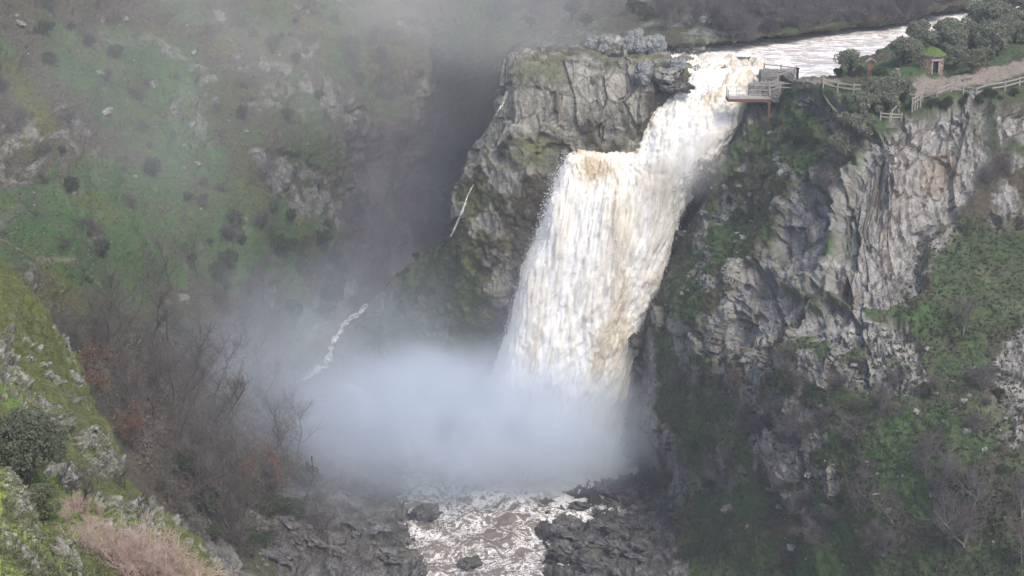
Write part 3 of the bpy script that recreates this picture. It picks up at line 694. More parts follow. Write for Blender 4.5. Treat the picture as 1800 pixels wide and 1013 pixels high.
# ------------------------------------------------------------------ boulders
import bmesh
def ico(sub):
    bm = bmesh.new(); bmesh.ops.create_icosphere(bm, subdivisions=sub, radius=1.0); bm.verts.ensure_lookup_table()
    V = np.array([v.co[:] for v in bm.verts], f32); F = np.array([[v.index for v in f.verts] for f in bm.faces]); bm.free(); return V, F
ICO = {s: ico(s) for s in (3, 4, 5)}
def rockmesh(dims, seed, sub=5, sharp=1.0, mossy=True):
    V, F = ICO[sub]; V = V.copy(); d = np.array(dims, f32); n = V.copy()
    V = np.sign(V)*np.abs(V)**.8                      # squarish
    p = V*d; s = float(d.mean())
    c, e = cells(p+seed*13.7, s*.75, seed, .8); c2, e2 = cells(p+seed*3.1, s*.3, seed+3, .8)
    k = c*.2*sharp+c2*.07-.06*(1-sst(0, .12, e))+fbm(p+seed, s*.25, 4, seed)*.05
    V = (p*(1+k[:, None]))
    nz = n[:, 2]
    return mesh_np('boulder', V, F, None, False if sub < 5 else True, dict(rock=np.full(len(V), 1, f32)-sst(.6, .9, nz)*.35*mossy, moss=sst(.5, .9, nz)*.8*mossy, crack=(1-sst(0, .06, e))*.8))
def boulder(u, v, Yd, w, h, seed, label, group=None, m='terrain', depth=None, rz=0, name='boulder', z=None, cat='boulder', tilt=0):
    """w, h: half sizes in metres"""
    me = rockmesh((w, depth or w*.8, h), seed, 5, .45 if m == 'blue_rock' else 1.0); me.materials.append(M[m]); o = link(name, me)
    c = at(u, v, Yd) if z is None else atz(u, v, z)
    o.location = c; o.rotation_euler = (0, R(tilt), R(rz)); return tag(o, label, cat, group)
BG_ = 'boulders on the river bank above the falls'
boulder(1150, 79, 202.4, 1.35, 1.15, 1, 'largest domed grey boulder beside the white water above the falls', BG_, m='blue_rock')
boulder(1127, 80, 202.2, .95, .95, 2, 'smooth pale boulder leaning against the largest domed boulder', BG_, m='blue_rock')
boulder(1106, 76, 202.5, .75, 1.0, 3, 'bluish upright boulder left of the smooth pale boulder', BG_, m='blue_rock')
boulder(1122, 60, 203.6, .65, .75, 4, 'small upright boulder perched behind the boulder group above the falls', BG_, m='blue_rock')
boulder(1107, 60, 203.4, .5, .45, 5, 'smallest rock on top of the boulder group above the falls', BG_, m='blue_rock')
boulder(1076, 78, 202.6, 1.45, 1.1, 6, 'broken brown boulder with mossy cracks behind the buttress top', BG_)
boulder(1042, 75, 203.5, 1.0, .9, 7, 'rounded boulder at the left end of the river bank group', BG_, m='blue_rock')
boulder(1212, 83, 206.0, 1.6, .35, 8, 'long low slab rock at the edge of the upper river', BG_)
boulder(1190, 114, 194.9, 1.1, .85, 9, 'blue grey boulder beside the first drop of the cascade', None, rz=20, m='blue_rock')
boulder(1131, 128, 191.2, 1.0, 1.35, 10, 'tall flat faced block on the right shoulder of the buttress', None, depth=.8, m='blue_rock')
boulder(1170, 132, 191.9, 1.35, .75, 11, 'wide wedge shaped block between buttress and cascade', None)
boulder(1190, 153, 192.2, 1.6, .5, 12, 'low dark slab lapped by the cascade', None, m='shore')
boulder(1274, 126, 196.6, .5, .6, 13, 'dark wet rock standing in the middle of the cascade', None, m='shore')
boulder(1308, 106, 201.5, 1.3, .3, 14, 'dark rounded rock under the smooth water at the lip', None, m='shore')
boulder(1238, 278, 191.0, 1.1, 1.3, 15, 'violet grey rock jutting out beside the falling water', None, m='shore', depth=1.5)
boulder(1120, 597, 190.6, 1.05, .75, 16, 'beak shaped dark rock poking from the cliff into the falls', None, m='shore', depth=1.6)
boulder(1124, 640, 191.2, .7, .75, 17, 'small dark knob of rock below the beak shaped rock', None, m='shore', depth=1.4)
boulder(750, 903, None, 1.65, .85, 18, 'slab sided dark boulder alone in the foaming pool', None, m='shore', z=.55, rz=15, tilt=-12)
boulder(664, 908, None, 1.75, .95, 19, 'dark humped boulder at the edge of the left shore', None, m='shore', z=.8, rz=-10)
boulder(704, 950, None, 1.1, .6, 20, 'low brown boulder beside white rushing water on the left shore', None, m='shore', z=.5)
boulder(828, 990, None, 1.2, .42, 21, 'half drowned rounded rock in the middle of the outflow', None, m='shore', z=-.02)
boulder(680, 985, None, 3.6, .8, 22, 'broad flat tilted slab of pale rock at the bottom left shore', None, m='shore', z=1.0, rz=12, depth=2.2, tilt=3)
boulder(560, 985, None, 2.6, .8, 23, 'greenish smooth slab left of the broad flat slab', None, m='shore', z=2.0, rz=-8, depth=1.6)
boulder(1045, 980, None, 2.0, .8, 24, 'pale layered slab at the foot of the right shore', None, m='shore', z=1.3, rz=25, depth=1.6)
boulder(998, 925, None, 1.6, 1.0, 25, 'dark jagged block at the tip of the right shore', None, m='shore', z=1.0, rz=-25)
boulder(96, 838, 70.5, .95, .4, 26, 'white lichened rock lying below the round grey green bush', None, m='near', name='boulder')
boulder(230, 925, 70, .55, .45, 27, 'grey rock with a bright top above the pinkish twigs', None, m='near')
boulder(118, 985, 45.0, .22, .75, 28, 'narrow pointed rock spike in the lower left corner', None, m='near', tilt=-22)
# pale stones scattered on the slopes
rng = np.random.RandomState(77)
SM_ = [rockmesh((1, .8, .75), 40+i, 3, 1.3) for i in range(6)]
for me in SM_: me.materials.append(M['terrain'])
SH_ = [rockmesh((1, .75, .42), 50+i, 3, 2.2, False) for i in range(6)]
for me in SH_: me.materials.append(M['shore'])
def stones(n, polys, only, r0, r1, seed, label, group, sinkf=.25, SM=None):
    SM = SM or SM_
    rg = np.random.RandomState(seed); k = 0; tries = 0
    bb = np.concatenate([np.array(p) for p in polys]); lo = bb.min(0); hi = bb.max(0)
    while k < n and tries < n*30:
        tries += 1; u, v = rg.uniform(lo, hi)
        if max(float(polysd(np.array([u]), np.array([v]), p)[0]) for p in polys) < 0: continue
        g = ground(u, v)
        if not g or g[3] not in only: continue
        r = r0+(r1-r0)*rg.rand()**2.5
        o = link('stone', SM[rg.randint(6)]); p = g[0]; o.location = (p.x, p.y, p.z+r*sinkf)
        o.scale = (r*rg.uniform(.7, 1.5), r, r*rg.uniform(.5, 1.1)); o.rotation_euler = (rg.uniform(-.4, .4), rg.uniform(-.4, .4), rg.uniform(0, 6.28)) if SM is SM_ else (rg.uniform(-.15, .15), rg.uniform(.1, .5), rg.uniform(-.4, .5)); tag(o, label, 'stone', group); k += 1
stones(70, [[(1150,480),(1300,610),(1500,600),(1700,600),(1800,700),(1800,1000),(1400,1000),(1200,860)]], ('right_cliff',), .12, .5, 1, 'pale stone half buried in the turf of the lower right slope', 'stones on the lower right slope')
stones(40, [[(1200,330),(1360,200),(1440,280),(1300,450),(1150,560)]], ('right_cliff',), .12, .45, 2, 'small white stone on the dark crag right of the falls', 'stones on the crag right of the falls')
stones(45, [[(0,20),(600,0),(640,300),(400,480),(200,520),(0,300)]], ('hillside',), .15, .6, 3, 'pale stone on the green hillside across the gorge', 'stones on the left hillside')
stones(75, [[(540,860),(660,870),(720,950),(700,1000),(450,1000),(500,900)]], ('left_shore', 'hillside'), .2, 1.2, 4, 'loose dark stone on the left shore of the pool', 'stones on the left shore', SM=SH_)
stones(60, [[(960,900),(1050,850),(1130,850),(1150,1010),(1000,1010)]], ('right_shore', 'right_cliff'), .3, 1.3, 5, 'loose stone on the right shore of the pool', 'stones on the right shore', SM=SH_)
stones(30, [[(0,560),(110,600),(180,760),(260,900),(330,960),(150,960),(60,820),(0,700)]], ('near_ridge',), .06, .3, 6, 'whitish stone on the near mossy ridge', 'stones on the near ridge')
log('boulders')

# ------------------------------------------------------------------ small built things on the plateau
class MB:
    def __init__(s): s.V = []; s.F = []
    def box(s, a, b, w, h, up=Vector((0, 0, 1))):
        """bar from a to b, w wide and h tall"""
        a = Vector(a); b = Vector(b); d = (b-a).normalized(); x = d.cross(up)
        if x.length < 1e-4: x = Vector((1, 0, 0))
        x.normalize(); y = x.cross(d).normalized(); n = len(s.V)
        for p in (a, b):
            for i, j in ((-1, -1), (1, -1), (1, 1), (-1, 1)): s.V.append(p+x*(i*w/2)+y*(j*h/2))
        s.F += [tuple(n+i for i in f) for f in ((0,3,2,1),(4,5,6,7),(0,1,5,4),(1,2,6,5),(2,3,7,6),(3,0,4,7))]; return s
    def prism(s, pts, z0, z1):
        n = len(s.V); k = len(pts)
        for z in (z0, z1):
            for x, y in pts: s.V.append(Vector((x, y, z)))
        s.F += [tuple(range(n+k-1, n-1, -1)), tuple(range(n+k, n+2*k))]+[(n+i, n+(i+1) % k, n+k+(i+1) % k, n+k+i) for i in range(k)]; return s
    def build(s, name, m, parent=None, bevel=0):
        me = bpy.data.meshes.new(name); me.from_pydata([tuple(v) for v in s.V], [], s.F); me.materials.append(M[m])
        bm = bmesh.new(); bm.from_mesh(me); bmesh.ops.recalc_face_normals(bm, faces=bm.faces)
        if bevel: bmesh.ops.bevel(bm, geom=bm.edges[:], offset=bevel, segments=1, affect='EDGES')
        bm.to_mesh(me); bm.free()
        return link(name, me, parent)
RC = ('right_cliff',)
def gpt(u, v, z):
    q = ground(u, v, RC)
    if q is not None and abs(q[0].z-z) < 1.0: return q[0]
    x, y, _ = atz(u, v, z); g = drop(x, y, RC)
    if g is None or abs(g-z) > .8: g = z
    return Vector((x, y, g))
def fence(pts, z, label, h=.95, mt='wood_pale', post=.13, rails=(.45, .92), snap=True, gap=1.9, mesh=False):
    P_ = [gpt(u, v, z if not hasattr(z, '__len__') else z[i]) if snap else Vector(at(u, v, z if not hasattr(z, '__len__') else z[i])) for i, (u, v) in enumerate(pts)]
    e = empty('fence', P_[0], label=label, cat='fence', group='railings around the falls viewpoints'); inv = Vector(P_[0])
    def loc(p): return p-inv
    jr = random.Random(int(pts[0][0]))
    for i in range(len(P_)-1):
        a, b = P_[i], P_[i+1]; n = max(1, round((b-a).length/gap))
        for k in range(n+(i == len(P_)-2)):
            p = a.lerp(b, k/n); t = Vector((jr.uniform(-.03, .03), jr.uniform(-.03, .03), 0))
            MB().box(loc(p+Vector((0, 0, -.5 if snap else -.12))), loc(p+t+Vector((0, 0, h+.1))), post, post).build('post', mt, e)
        for r in rails: MB().box(loc(a+Vector((0, 0, r*h))), loc(b+Vector((0, 0, r*h+jr.uniform(-.04, .04)))), .07 if mt != 'steel' else .04, .13 if mt != 'steel' else .05).build('rail', mt, e)
        if mesh:
            q = MB(); m_ = int((b-a).length/.12)
            for k in range(1, m_): p = a.lerp(b, k/m_); q.box(loc(p+Vector((0, 0, .05))), loc(p+Vector((0, 0, h))), .015, .015)
            if m_ > 1: q.build('infill_bars', mt, e)
    return e
fence([(1604,189),(1622,178),(1647,171),(1671,162),(1693,166),(1715,171),(1733,164),(1766,159),(1792,152),(1832,142)], 50.6, 'long pale wooden railing along the cliff edge below the stone hut')
fence([(1447,153),(1472,160),(1500,164),(1526,163)], 50.6, 'pale railing sagging in a shallow curve left of the wooden sign shelter')
fence([(1557,147),(1577,152),(1597,158)], 50.8, 'short sloping railing between the dark bush and the sandy path')
fence([(1548,210),(1564,212),(1584,212)], (171.5,171.2,172), 'small low railing on top of the grey rock prow', snap=False, h=.7)
fence([(1567,210),(1580,196)], (171.5, 175), 'single slanting handrail behind the prow railing', snap=False, rails=(.92,), gap=4)
fence([(1352,166),(1370,160),(1396,161)], (187.2, 187.2, 187), 'pale front railing of the steps down to the platform', snap=False)
fence([(1351,160),(1367,153)], (188, 188), 'pale rear handrail of the steps down to the platform', snap=False, gap=3)
fence([(1389,141),(1395,146),(1397,152)], (189, 188, 187), 'short white rail turning down at the head of the steps', snap=False, gap=1.2)
fence([(1343,127),(1372,130),(1399,133)], 190.9, 'weathered railing round the upper stone lookout', snap=False)
fence([(1366,146),(1382,141),(1397,134)], (189.5,189.5,190.2), 'slanting handrail climbing to the upper stone lookout', snap=False, rails=(.92,), gap=3)
fence([(1325,155),(1345,155),(1388,154)], 189.1, 'straight railing along the middle stone terrace', snap=False, h=.7)
# cantilevered platform over the falls
pa, pb = [Vector(at(u, 175, 187.3)) for u in (1280, 1354)]; pc, pd = pb+Vector((0, 1.9, 0)), pa+Vector((0, 1.9, 0))
e = empty('viewing_platform', pa, label='steel viewing platform with a rusty edge beam jutting over the falls', cat='platform')
L = lambda p, dz=0: p-pa+Vector((0, 0, dz))
d = MB(); n = 22
for i in range(n): d.box(L(pa.lerp(pb, (i+.5)/n), .06), L(pd.lerp(pc, (i+.5)/n), .06), (pb-pa).length/n-.012, .05)
d.build('deck', 'deck', e)
MB().box(L(pa, -.12), L(pb, -.12), .12, .3).build('edge_beam', 'rust_steel', e); MB().box(L(pd, -.12), L(pc, -.12), .12, .3).build('edge_beam', 'rust_steel', e)
MB().box(L(pa, -.12), L(pd, -.12), .12, .28).build('end_beam', 'rust_steel', e)
MB().box(L(pb, -.25)+Vector((-.1, .05, 0)), L(pb, -2.0)+Vector((-.1, .05, 0)), .22, .22).build('support_post', 'rust_steel', e)
for a, b in ((pa, pb), (pa, pd), (pd, pc)):
    for r in (.55, 1.05): MB().box(L(a, r), L(b, r), .045, .045).build('rail', 'steel', e)
    m_ = max(2, round((b-a).length/1.2))
    for k in range(m_+1): MB().box(L(a.lerp(b, k/m_), 0), L(a.lerp(b, k/m_), 1.08), .06, .06).build('post', 'steel', e)
# terrace walls of the lookout
def wallblock(u0, u1, v0, v1, Yd, depth, label, seed):
    a = Vector(at(u0, v0, Yd)); b = Vector(at(u1, v0, Yd)); z1 = a.z; z0 = at(u0, v1, Yd)[2]-.8; n = Vector((0, 1, 0))
    # build a rough-faced block: grid box displaced by stone courses
    w = (b-a).length; c = (a+b)/2; ang = math.atan2(b.y-a.y, b.x-a.x); sub = 26
    bm = bmesh.new(); bmesh.ops.create_cube(bm, size=1); bmesh.ops.subdivide_edges(bm, edges=bm.edges[:], cuts=sub, use_grid_fill=True)
    V = np.array([v.co[:] for v in bm.verts], f32)*np.array([w, depth, z1-z0], f32); N_ = np.array([v.normal[:] for v in bm.verts], f32)
    cc, ee = cells(V+seed, (.55, .4, .26), seed, .2); V = V+N_*((cc*.05-.06*(1-sst(0, .12, ee)))[:, None])+fbm(V+seed, .8, 3, seed)[:, None]*N_*.08
    for v, q in zip(bm.verts, V): v.co = q
    me = bpy.data.meshes.new('terrace_wall'); bm.to_mesh(me); bm.free(); me.materials.append(M['concrete']); o = link('stone_terrace', me)
    o.location = (c.x, c.y+depth/2, (z0+z1)/2); o.rotation_euler = (0, 0, ang); return tag(o, label, 'terrace')
wallblock(1319, 1396, 152, 169, 188.9, 1.9, 'lower grey masonry terrace above the platform', 3)
wallblock(1338, 1399, 127, 150, 190.6, 2.2, 'upper rough stone lookout block beside the river', 4)
# hut
hp = gpt(1641, 130, 51.4); hp.y += 1.2
hut = empty('stone_hut', hp, label='round stone hut with a bright green turf roof and dark doorway', cat='hut')
K = 40; RW = 1.3; HW = 2.0; da = R(-78)      # door towards the viewer, right of centre
w_ = MB()
def ring(r, z, wob=0): return [Vector((r*math.cos(2*math.pi*i/K), r*math.sin(2*math.pi*i/K), z)) for i in range(K)]
nz = 14
rs = random.Random(3)
for zi in range(nz+1):
    for i in range(K):
        r = RW*(1+.03*rs.uniform(-1, 1))*(1-.03*zi/nz); t = 2*math.pi*i/K; w_.V.append(Vector((r*math.cos(t), r*math.sin(t), -.4+(HW+.4)*zi/nz)))
doorc = round((da % (2*math.pi))/(2*math.pi)*K)
for zi in range(nz):
    for i in range(K):
        if (i-doorc) % K in (0, 1, K-1, K-2) and zi < nz-3: continue
        w_.F.append((zi*K+i, zi*K+(i+1) % K, (zi+1)*K+(i+1) % K, (zi+1)*K+i))
# inner skin so that the doorway has depth
n0 = len(w_.V)
for zi in range(nz+1):
    for i in range(K): t = 2*math.pi*i/K; w_.V.append(Vector(((RW-.3)*math.cos(t), (RW-.3)*math.sin(t), -.4+(HW+.4)*zi/nz)))
for zi in range(nz):
    for i in range(K):
        if (i-doorc) % K in (0, 1, K-1, K-2) and zi < nz-3: continue
        w_.F.append((n0+zi*K+i, n0+(zi+1)*K+i, n0+(zi+1)*K+(i+1) % K, n0+zi*K+(i+1) % K))
wo = w_.build('wall', 'masonry', hut)
j = MB()
for sgn in (-1, 1):
    t = 2*math.pi*(doorc+sgn*2.2)/K; c_ = Vector((math.cos(t), math.sin(t), 0)); j.box(c_*(RW-.13)+Vector((0, 0, -.3)), c_*(RW-.13)+Vector((0, 0, 1.4)), .16, .36)
c_ = Vector((math.cos(2*math.pi*doorc/K), math.sin(2*math.pi*doorc/K), 0)); s_ = Vector((-c_.y, c_.x, 0))
j.box(c_*(RW-.1)-s_*.6+Vector((0, 0, 1.5)), c_*(RW-.1)+s_*.6+Vector((0, 0, 1.5)), .4, .18); j.build('door_frame', 'slate', hut)
MB().prism([((RW-.32)*math.cos(2*math.pi*i/16), (RW-.32)*math.sin(2*math.pi*i/16)) for i in range(16)], -.35, HW-.1).build('interior', 'dark', hut)  # black solid standing in for the shade inside the hut
r_ = MB(); nr_ = 10
for a in range(nr_+1):
    f = a/nr_; rad = (RW+.22)*(1-f)+.02; zz = HW-.02+.85*(f**.85)
    for i in range(K): t = 2*math.pi*i/K; r_.V.append(Vector((rad*(1+.04*rs.uniform(-1, 1))*math.cos(t), rad*math.sin(t), zz+.05*rs.uniform(-1, 1))))
for a in range(nr_):
    for i in range(K): r_.F.append((a*K+i, a*K+(i+1) % K, (a+1)*K+(i+1) % K, (a+1)*K+i))
r_.F.append(tuple(range(K-1, -1, -1)))
r_.build('roof', 'roof_turf', hut)
MB().prism([((RW+.2)*math.cos(2*math.pi*i/30), (RW+.2)*math.sin(2*math.pi*i/30)) for i in range(30)], HW-.12, HW-.03).build('eaves_slab', 'slate', hut)
# sign shelter
sp_ = gpt(1529, 133, 51.1)
s = empty('sign_shelter', sp_, label='small wooden sign shelter with a pale pitched roof between the bushes', cat='sign')
for x in (-.24, .24): MB().box((x, 0, -.4), (x, 0, 1.55), .1, .1).build('post', 'wood_brown', s)
MB().box((-.3, -.06, 1.05), (.3, -.06, 1.05), .05, .8).build('panel', 'wood_brown', s)
rf = MB(); 
for sg in (-1, 1): rf.V += [Vector(q) for q in ((0, -.4, 1.95), (0, .4, 1.95), (sg*.55, .4, 1.55), (sg*.55, -.4, 1.55), (0, -.4, 1.87), (0, .4, 1.87), (sg*.55, .4, 1.48), (sg*.55, -.4, 1.48))]
for b_ in (0, 8): rf.F += [tuple(b_+i for i in f) for f in ((0,1,2,3),(4,7,6,5),(0,3,7,4),(1,5,6,2),(3,2,6,7))]
rf.build('roof', 'slate', s)
# bench, stump, post
bp_ = gpt(1702, 141, 51.5)
b_ = empty('bench', bp_, R(-12), label='low pale log bench at the edge of the sandy path', cat='bench')
MB().box((-.5, 0, .36), (.5, 0, .36), .32, .09).build('seat', 'wood_pale', b_)
for x in (-.38, .38): MB().box((x, 0, -.2), (x, 0, .31), .12, .26, Vector((0, 1, 0))).build('leg', 'wood_pale', b_)
q = gpt(1577, 131, 51.2); st = empty('stump', q, label='short reddish stump left of the green mound by the hut', cat='stump')
MB().prism([(.22*math.cos(i)*(1+.1*math.sin(3*i)), .22*math.sin(i)) for i in np.linspace(0, 5.8, 11)], -.2, .55).build('bole', 'wood_brown', st); MB().prism([(.25*math.cos(i), .25*math.sin(i)) for i in np.linspace(0, 5.8, 11)], .55, .62).build('cut_top', 'slate', st)
q = Vector(atz(1402, 130, 51.2)); dp = empty('bollard', q, label='short dark post at the right corner of the upper lookout', cat='bollard')
MB().prism([(.13*math.cos(i), .13*math.sin(i)) for i in np.linspace(0, 5.6, 9)], -.6, .5).build('shaft', 'dark', dp); MB().prism([(.18*math.cos(i), .18*math.sin(i)) for i in np.linspace(0, 5.6, 9)], .5, .66).build('cap', 'dark', dp)
log('built things')
# ------------------------------------------------------------------ vegetation
def tubes(S, sides=3):
    """S: rows p0(3) p1(3) r0 r1 -> vertices, faces"""
    S = np.asarray(S, float); a, b, r0, r1 = S[:, :3], S[:, 3:6], S[:, 6], S[:, 7]
    d = b-a; d /= np.linalg.norm(d, axis=1, keepdims=True)+1e-9
    ref = np.where(np.abs(d[:, 2:3]) > .9, np.array([[1., 0, 0]]), np.array([[0, 0, 1.]])); x = np.cross(d, ref); x /= np.linalg.norm(x, axis=1, keepdims=True)+1e-9; y = np.cross(d, x)
    t = np.arange(sides)/sides*2*np.pi; ring = x[:, None]*np.cos(t)[None, :, None]+y[:, None]*np.sin(t)[None, :, None]
    V = np.concatenate([a[:, None]+ring*r0[:, None, None], b[:, None]+ring*r1[:, None, None]], 1)
    i = np.arange(sides); f = np.stack([i, (i+1) % sides, (i+1) % sides+sides, i+sides], -1)
    return V.reshape(-1, 3), (f[None]+np.arange(len(S))[:, None, None]*2*sides).reshape(-1, 4)
def bare(seed, h, spread=.5, trunk=.35, nlimb=9, sub=(6, 5), r=.12, multi=1, tipr=.012, up=.5):
    rg = np.random.RandomState(seed); big = []; small = []
    def grow(p, d, L, r, lev, segs=4):
        pts = [p]; dd = d.copy()
        for s_ in range(segs):
            dd = dd+rg.normal(0, .16, 3)+np.array([0, 0, .06*up]); dd /= np.linalg.norm(dd)
            q = pts[-1]+dd*L/segs; ra = r*(1-.7*s_/segs); rb = r*(1-.7*(s_+1)/segs)
            (big if lev < 2 else small).append((*pts[-1], *q, max(ra, tipr), max(rb, tipr*.8))); pts.append(q)
        return pts, dd
    for mstem in range(multi):
        d0 = np.array([rg.normal(0, .12+.25*(multi > 1)), rg.normal(0, .12+.25*(multi > 1)), 1.]); d0 /= np.linalg.norm(d0)
        pts, dd = grow(np.array([rg.normal(0, .1*(multi > 1)), rg.normal(0, .1*(multi > 1)), -.3]), d0, h*.8, r, 0, 7)
        for i in range(nlimb):
            f = trunk+(1-trunk)*rg.rand(); k = f*(len(pts)-1); j = int(min(k, len(pts)-2)); p = pts[j]+(pts[j+1]-pts[j])*(k-j)
            az = rg.rand()*6.28; dl = np.array([math.cos(az)*spread*1.6, math.sin(az)*spread*1.6, up+.5*rg.rand()]); dl /= np.linalg.norm(dl)
            L1 = h*(.42-.2*f)*rg.uniform(.7, 1.25); p1, d1 = grow(p, dl, L1, r*.42*(1.2-f*.6), 1)
            for k1 in range(sub[0]):
                q = p1[rg.randint(1, len(p1))]; d2 = d1+rg.normal(0, .6, 3)+np.array([0, 0, .2]); d2 /= np.linalg.norm(d2); p2, e2 = grow(q, d2, L1*rg.uniform(.35, .65), r*.15, 2, 3)
                for k2 in range(sub[1]):
                    q = p2[rg.randint(0, len(p2))]; d3 = e2+rg.normal(0, .7, 3); d3 /= np.linalg.norm(d3); grow(q, d3, L1*rg.uniform(.15, .38), r*.07, 3, 2)
    return big, small
def leaves(C, n, rad, size, rg, flat=.85, aspect=.6):
    """n leaf quads on and in clumps centred on C with radii rad"""
    i = rg.randint(0, len(C), n); d = rg.normal(0, 1, (n, 3)); d /= np.linalg.norm(d, axis=1, keepdims=True)
    p = C[i]+d*(rad[i]*rg.uniform(.45, 1.0, n)**.5)[:, None]*np.array([1, 1, flat])
    a = rg.normal(0, 1, (n, 3))+d*.4; a /= np.linalg.norm(a, axis=1, keepdims=True); b = np.cross(a, rg.normal(0, 1, (n, 3))); b /= np.linalg.norm(b, axis=1, keepdims=True)
    s = size*rg.uniform(.6, 1.3, (n, 1)); V = np.stack([p-a*s, p+b*s*aspect, p+a*s, p-b*s*aspect], 1).reshape(-1, 3)
    return V, np.arange(4*n).reshape(-1, 4)
def variant_bare(seed, mt_t, mt_c, rust=None, **k):
    big, small = bare(seed, **k); V, F = tubes(big, 5); tm = mesh_np('trunk', V, F, M[mt_t]); V, F = tubes(small, 3)
    cm = mesh_np('crown', V, F, M[mt_c])
    if rust:
        rg = np.random.RandomState(seed); S = np.array(small); C = S[rg.randint(0, len(S), rust[1]), 3:6]; V2, F2 = leaves(C, rust[0], np.full(len(C), .3), rust[2], rg)
        cm = (cm, mesh_np('leaves', V2, F2, M[rust[3]]))
    return tm, cm, k['h']
def variant_leafy(seed, mt, h, rad, n=4200, size=.1, clumps=26, flat=.8, trunkh=.3, rr=.36, holes=0):
    rg = np.random.RandomState(seed); cz = h-rad*flat
    d = rg.normal(0, 1, (clumps, 3)); d /= np.linalg.norm(d, axis=1, keepdims=True); d[:, 2] = np.where(d[:, 2] < -.45, -d[:, 2], d[:, 2])
    C = d*rad*(.45+.42*rg.rand(clumps, 1)); C[:, 2] = C[:, 2]*flat+cz; R_ = rad*rr*rg.uniform(.55, 1.25, clumps)
    V, F = leaves(C, n, R_, size, rg); cm = mesh_np('crown', V, F, M[mt])
    S = []
    for c in C[:14]:
        p = np.array([0, 0, -.3]); m_ = np.array([c[0]*.2, c[1]*.2, cz*.45]); S.append((*p, *m_, .09*rad, .055*rad)); S.append((*m_, *(c*.9+m_*.1), .05*rad, .015))
    V, F = tubes(S, 5); return mesh_np('trunk', V, F, M['bark']), cm, h
def plant(var, u, v, only=None, name='bare_tree', s=1.0, rz=None, label=None, cat='tree', group=None, loc=None, rgv=[random.Random(9)], lean=0):
    if loc is None:
        g = ground(u, v, only)
        if g is None: return None
        loc = g[0]
    tm, cm, h = var; rg = rgv[0]
    e = empty(name, loc, rz if rz is not None else rg.uniform(0, 6.28), label=label, cat=cat, group=group); e.scale = (s*rg.uniform(.88, 1.12), s*rg.uniform(.88, 1.12), s*rg.uniform(.92, 1.08))
    e.rotation_euler[0] = rg.uniform(-.06, .06); e.rotation_euler[1] = lean+rg.uniform(-.06, .06)
    link('trunk', tm, e)
    for q in (cm if isinstance(cm, tuple) else (cm,)): link('crown' if q.name.startswith('crown') else 'dead_leaves', q, e)
    return e
def scatter(n, polys, vars_, only, seed, s0, s1, **k):
    rg = np.random.RandomState(seed); bb = np.concatenate([np.array(p) for p in polys]); lo = bb.min(0); hi = bb.max(0); c = 0; t = 0; out = []
    while c < n and t < n*40:
        t += 1; u, v = rg.uniform(lo, hi)
        if max(float(polysd(np.array([u]), np.array([v]), p)[0]) for p in polys) < 0: continue
        g = ground(u, v, only)
        if g is None or (g[2] and abs(g[2].z) < .12): continue
        e = plant(vars_[rg.randint(len(vars_))], u, v, s=rg.uniform(s0, s1), loc=g[0], **k); out.append(e); c += 1
    return out
WOOD = [variant_bare(i, 'bark', 'twig_brown', h=8.5, spread=.42, nlimb=11, sub=(7, 5), r=.13, trunk=.3, tipr=.011) for i in range(1, 6)]
GREY = [variant_bare(20+i, 'bark_grey', 'twig_grey', h=5, spread=.55, nlimb=10, sub=(8, 6), r=.07, trunk=.15, multi=2, tipr=.010) for i in range(4)]
SHRB = [variant_bare(30+i, 'twig_grey', 'twig_grey', h=3.6, spread=.7, nlimb=7, sub=(8, 7), r=.045, trunk=.1, multi=5, tipr=.010) for i in range(4)]
BSHR = [variant_bare(40+i, 'bark', 'twig_brown', h=2.6, spread=.8, nlimb=6, sub=(7, 6), r=.035, trunk=.1, multi=5, tipr=.010) for i in range(3)]
PINK = [variant_bare(50+i, 'twig_pink', 'twig_pink', h=2.8, spread=.6, nlimb=6, sub=(7, 6), r=.03, trunk=.1, multi=6, tipr=.0045) for i in range(3)]
RUST = [variant_bare(60+i, 'bark', 'twig_brown', h=7, spread=.5, nlimb=10, sub=(6, 4), r=.12, trunk=.3, rust=(2600, 260, .085, 'leaf_rust')) for i in range(2)]
HOLM = [variant_leafy(70+i, 'leaf_holm', 3.2, 1.75, n=5200, size=.1) for i in range(5)]
DARK = [variant_leafy(80+i, 'leaf_dark', 2.2, 1.2, n=3200, size=.09) for i in range(4)]
OLIV = [variant_leafy(90+i, 'leaf_olive', 2.6, 1.4, n=4200, size=.09) for i in range(3)]
log('variants')
B = dict(name='bare_tree', cat='tree')
# woods on the lower left
scatter(62, [[(230,520),(330,480),(470,560),(540,640),(560,760),(560,820),(520,880),(450,960),(360,960),(290,900),(230,800),(170,720),(120,600)]], WOOD, ('hillside', 'left_shore'), 11, .65, 1.15,
        label='bare brown tree in the misty wood on the lower left', group='bare trees in the lower left wood', **B)
scatter(18, [[(300,830),(440,860),(490,890),(450,1000),(400,1010),(330,940)]], WOOD, ('hillside', 'left_shore'), 34, .6, .95, label='low dark bare tree at the bottom of the wood by the left shore', group='dark bare trees at the bottom of the wood', **B)
scatter(35, [[(330,760),(520,820),(600,880),(540,960),(420,1000),(300,900)]], BSHR+DARK, ('hillside', 'left_shore'), 12, .8, 1.5, name='bush', cat='bush', label='dark scrubby bush under the bare trees above the left shore', group='bushes under the lower left wood')
for i, (u, v, s) in enumerate([(138,502,.75),(345,612,1.0),(190,640,1.0),(375,655,.8),(338,730,1.1),(372,790,1.2)]):
    plant(WOOD[i % 5], u, v, ('hillside',), s=s, label=['lone dark leaning tree beside the hillside path', 'slim forked tree on the grass above the wood', 'dark tree just behind the mossy ridge edge', 'small forked tree where the mist begins', 'tall curved tree in the pale mist', 'tallest slanting tree in front of the drifting mist'][i], **B)
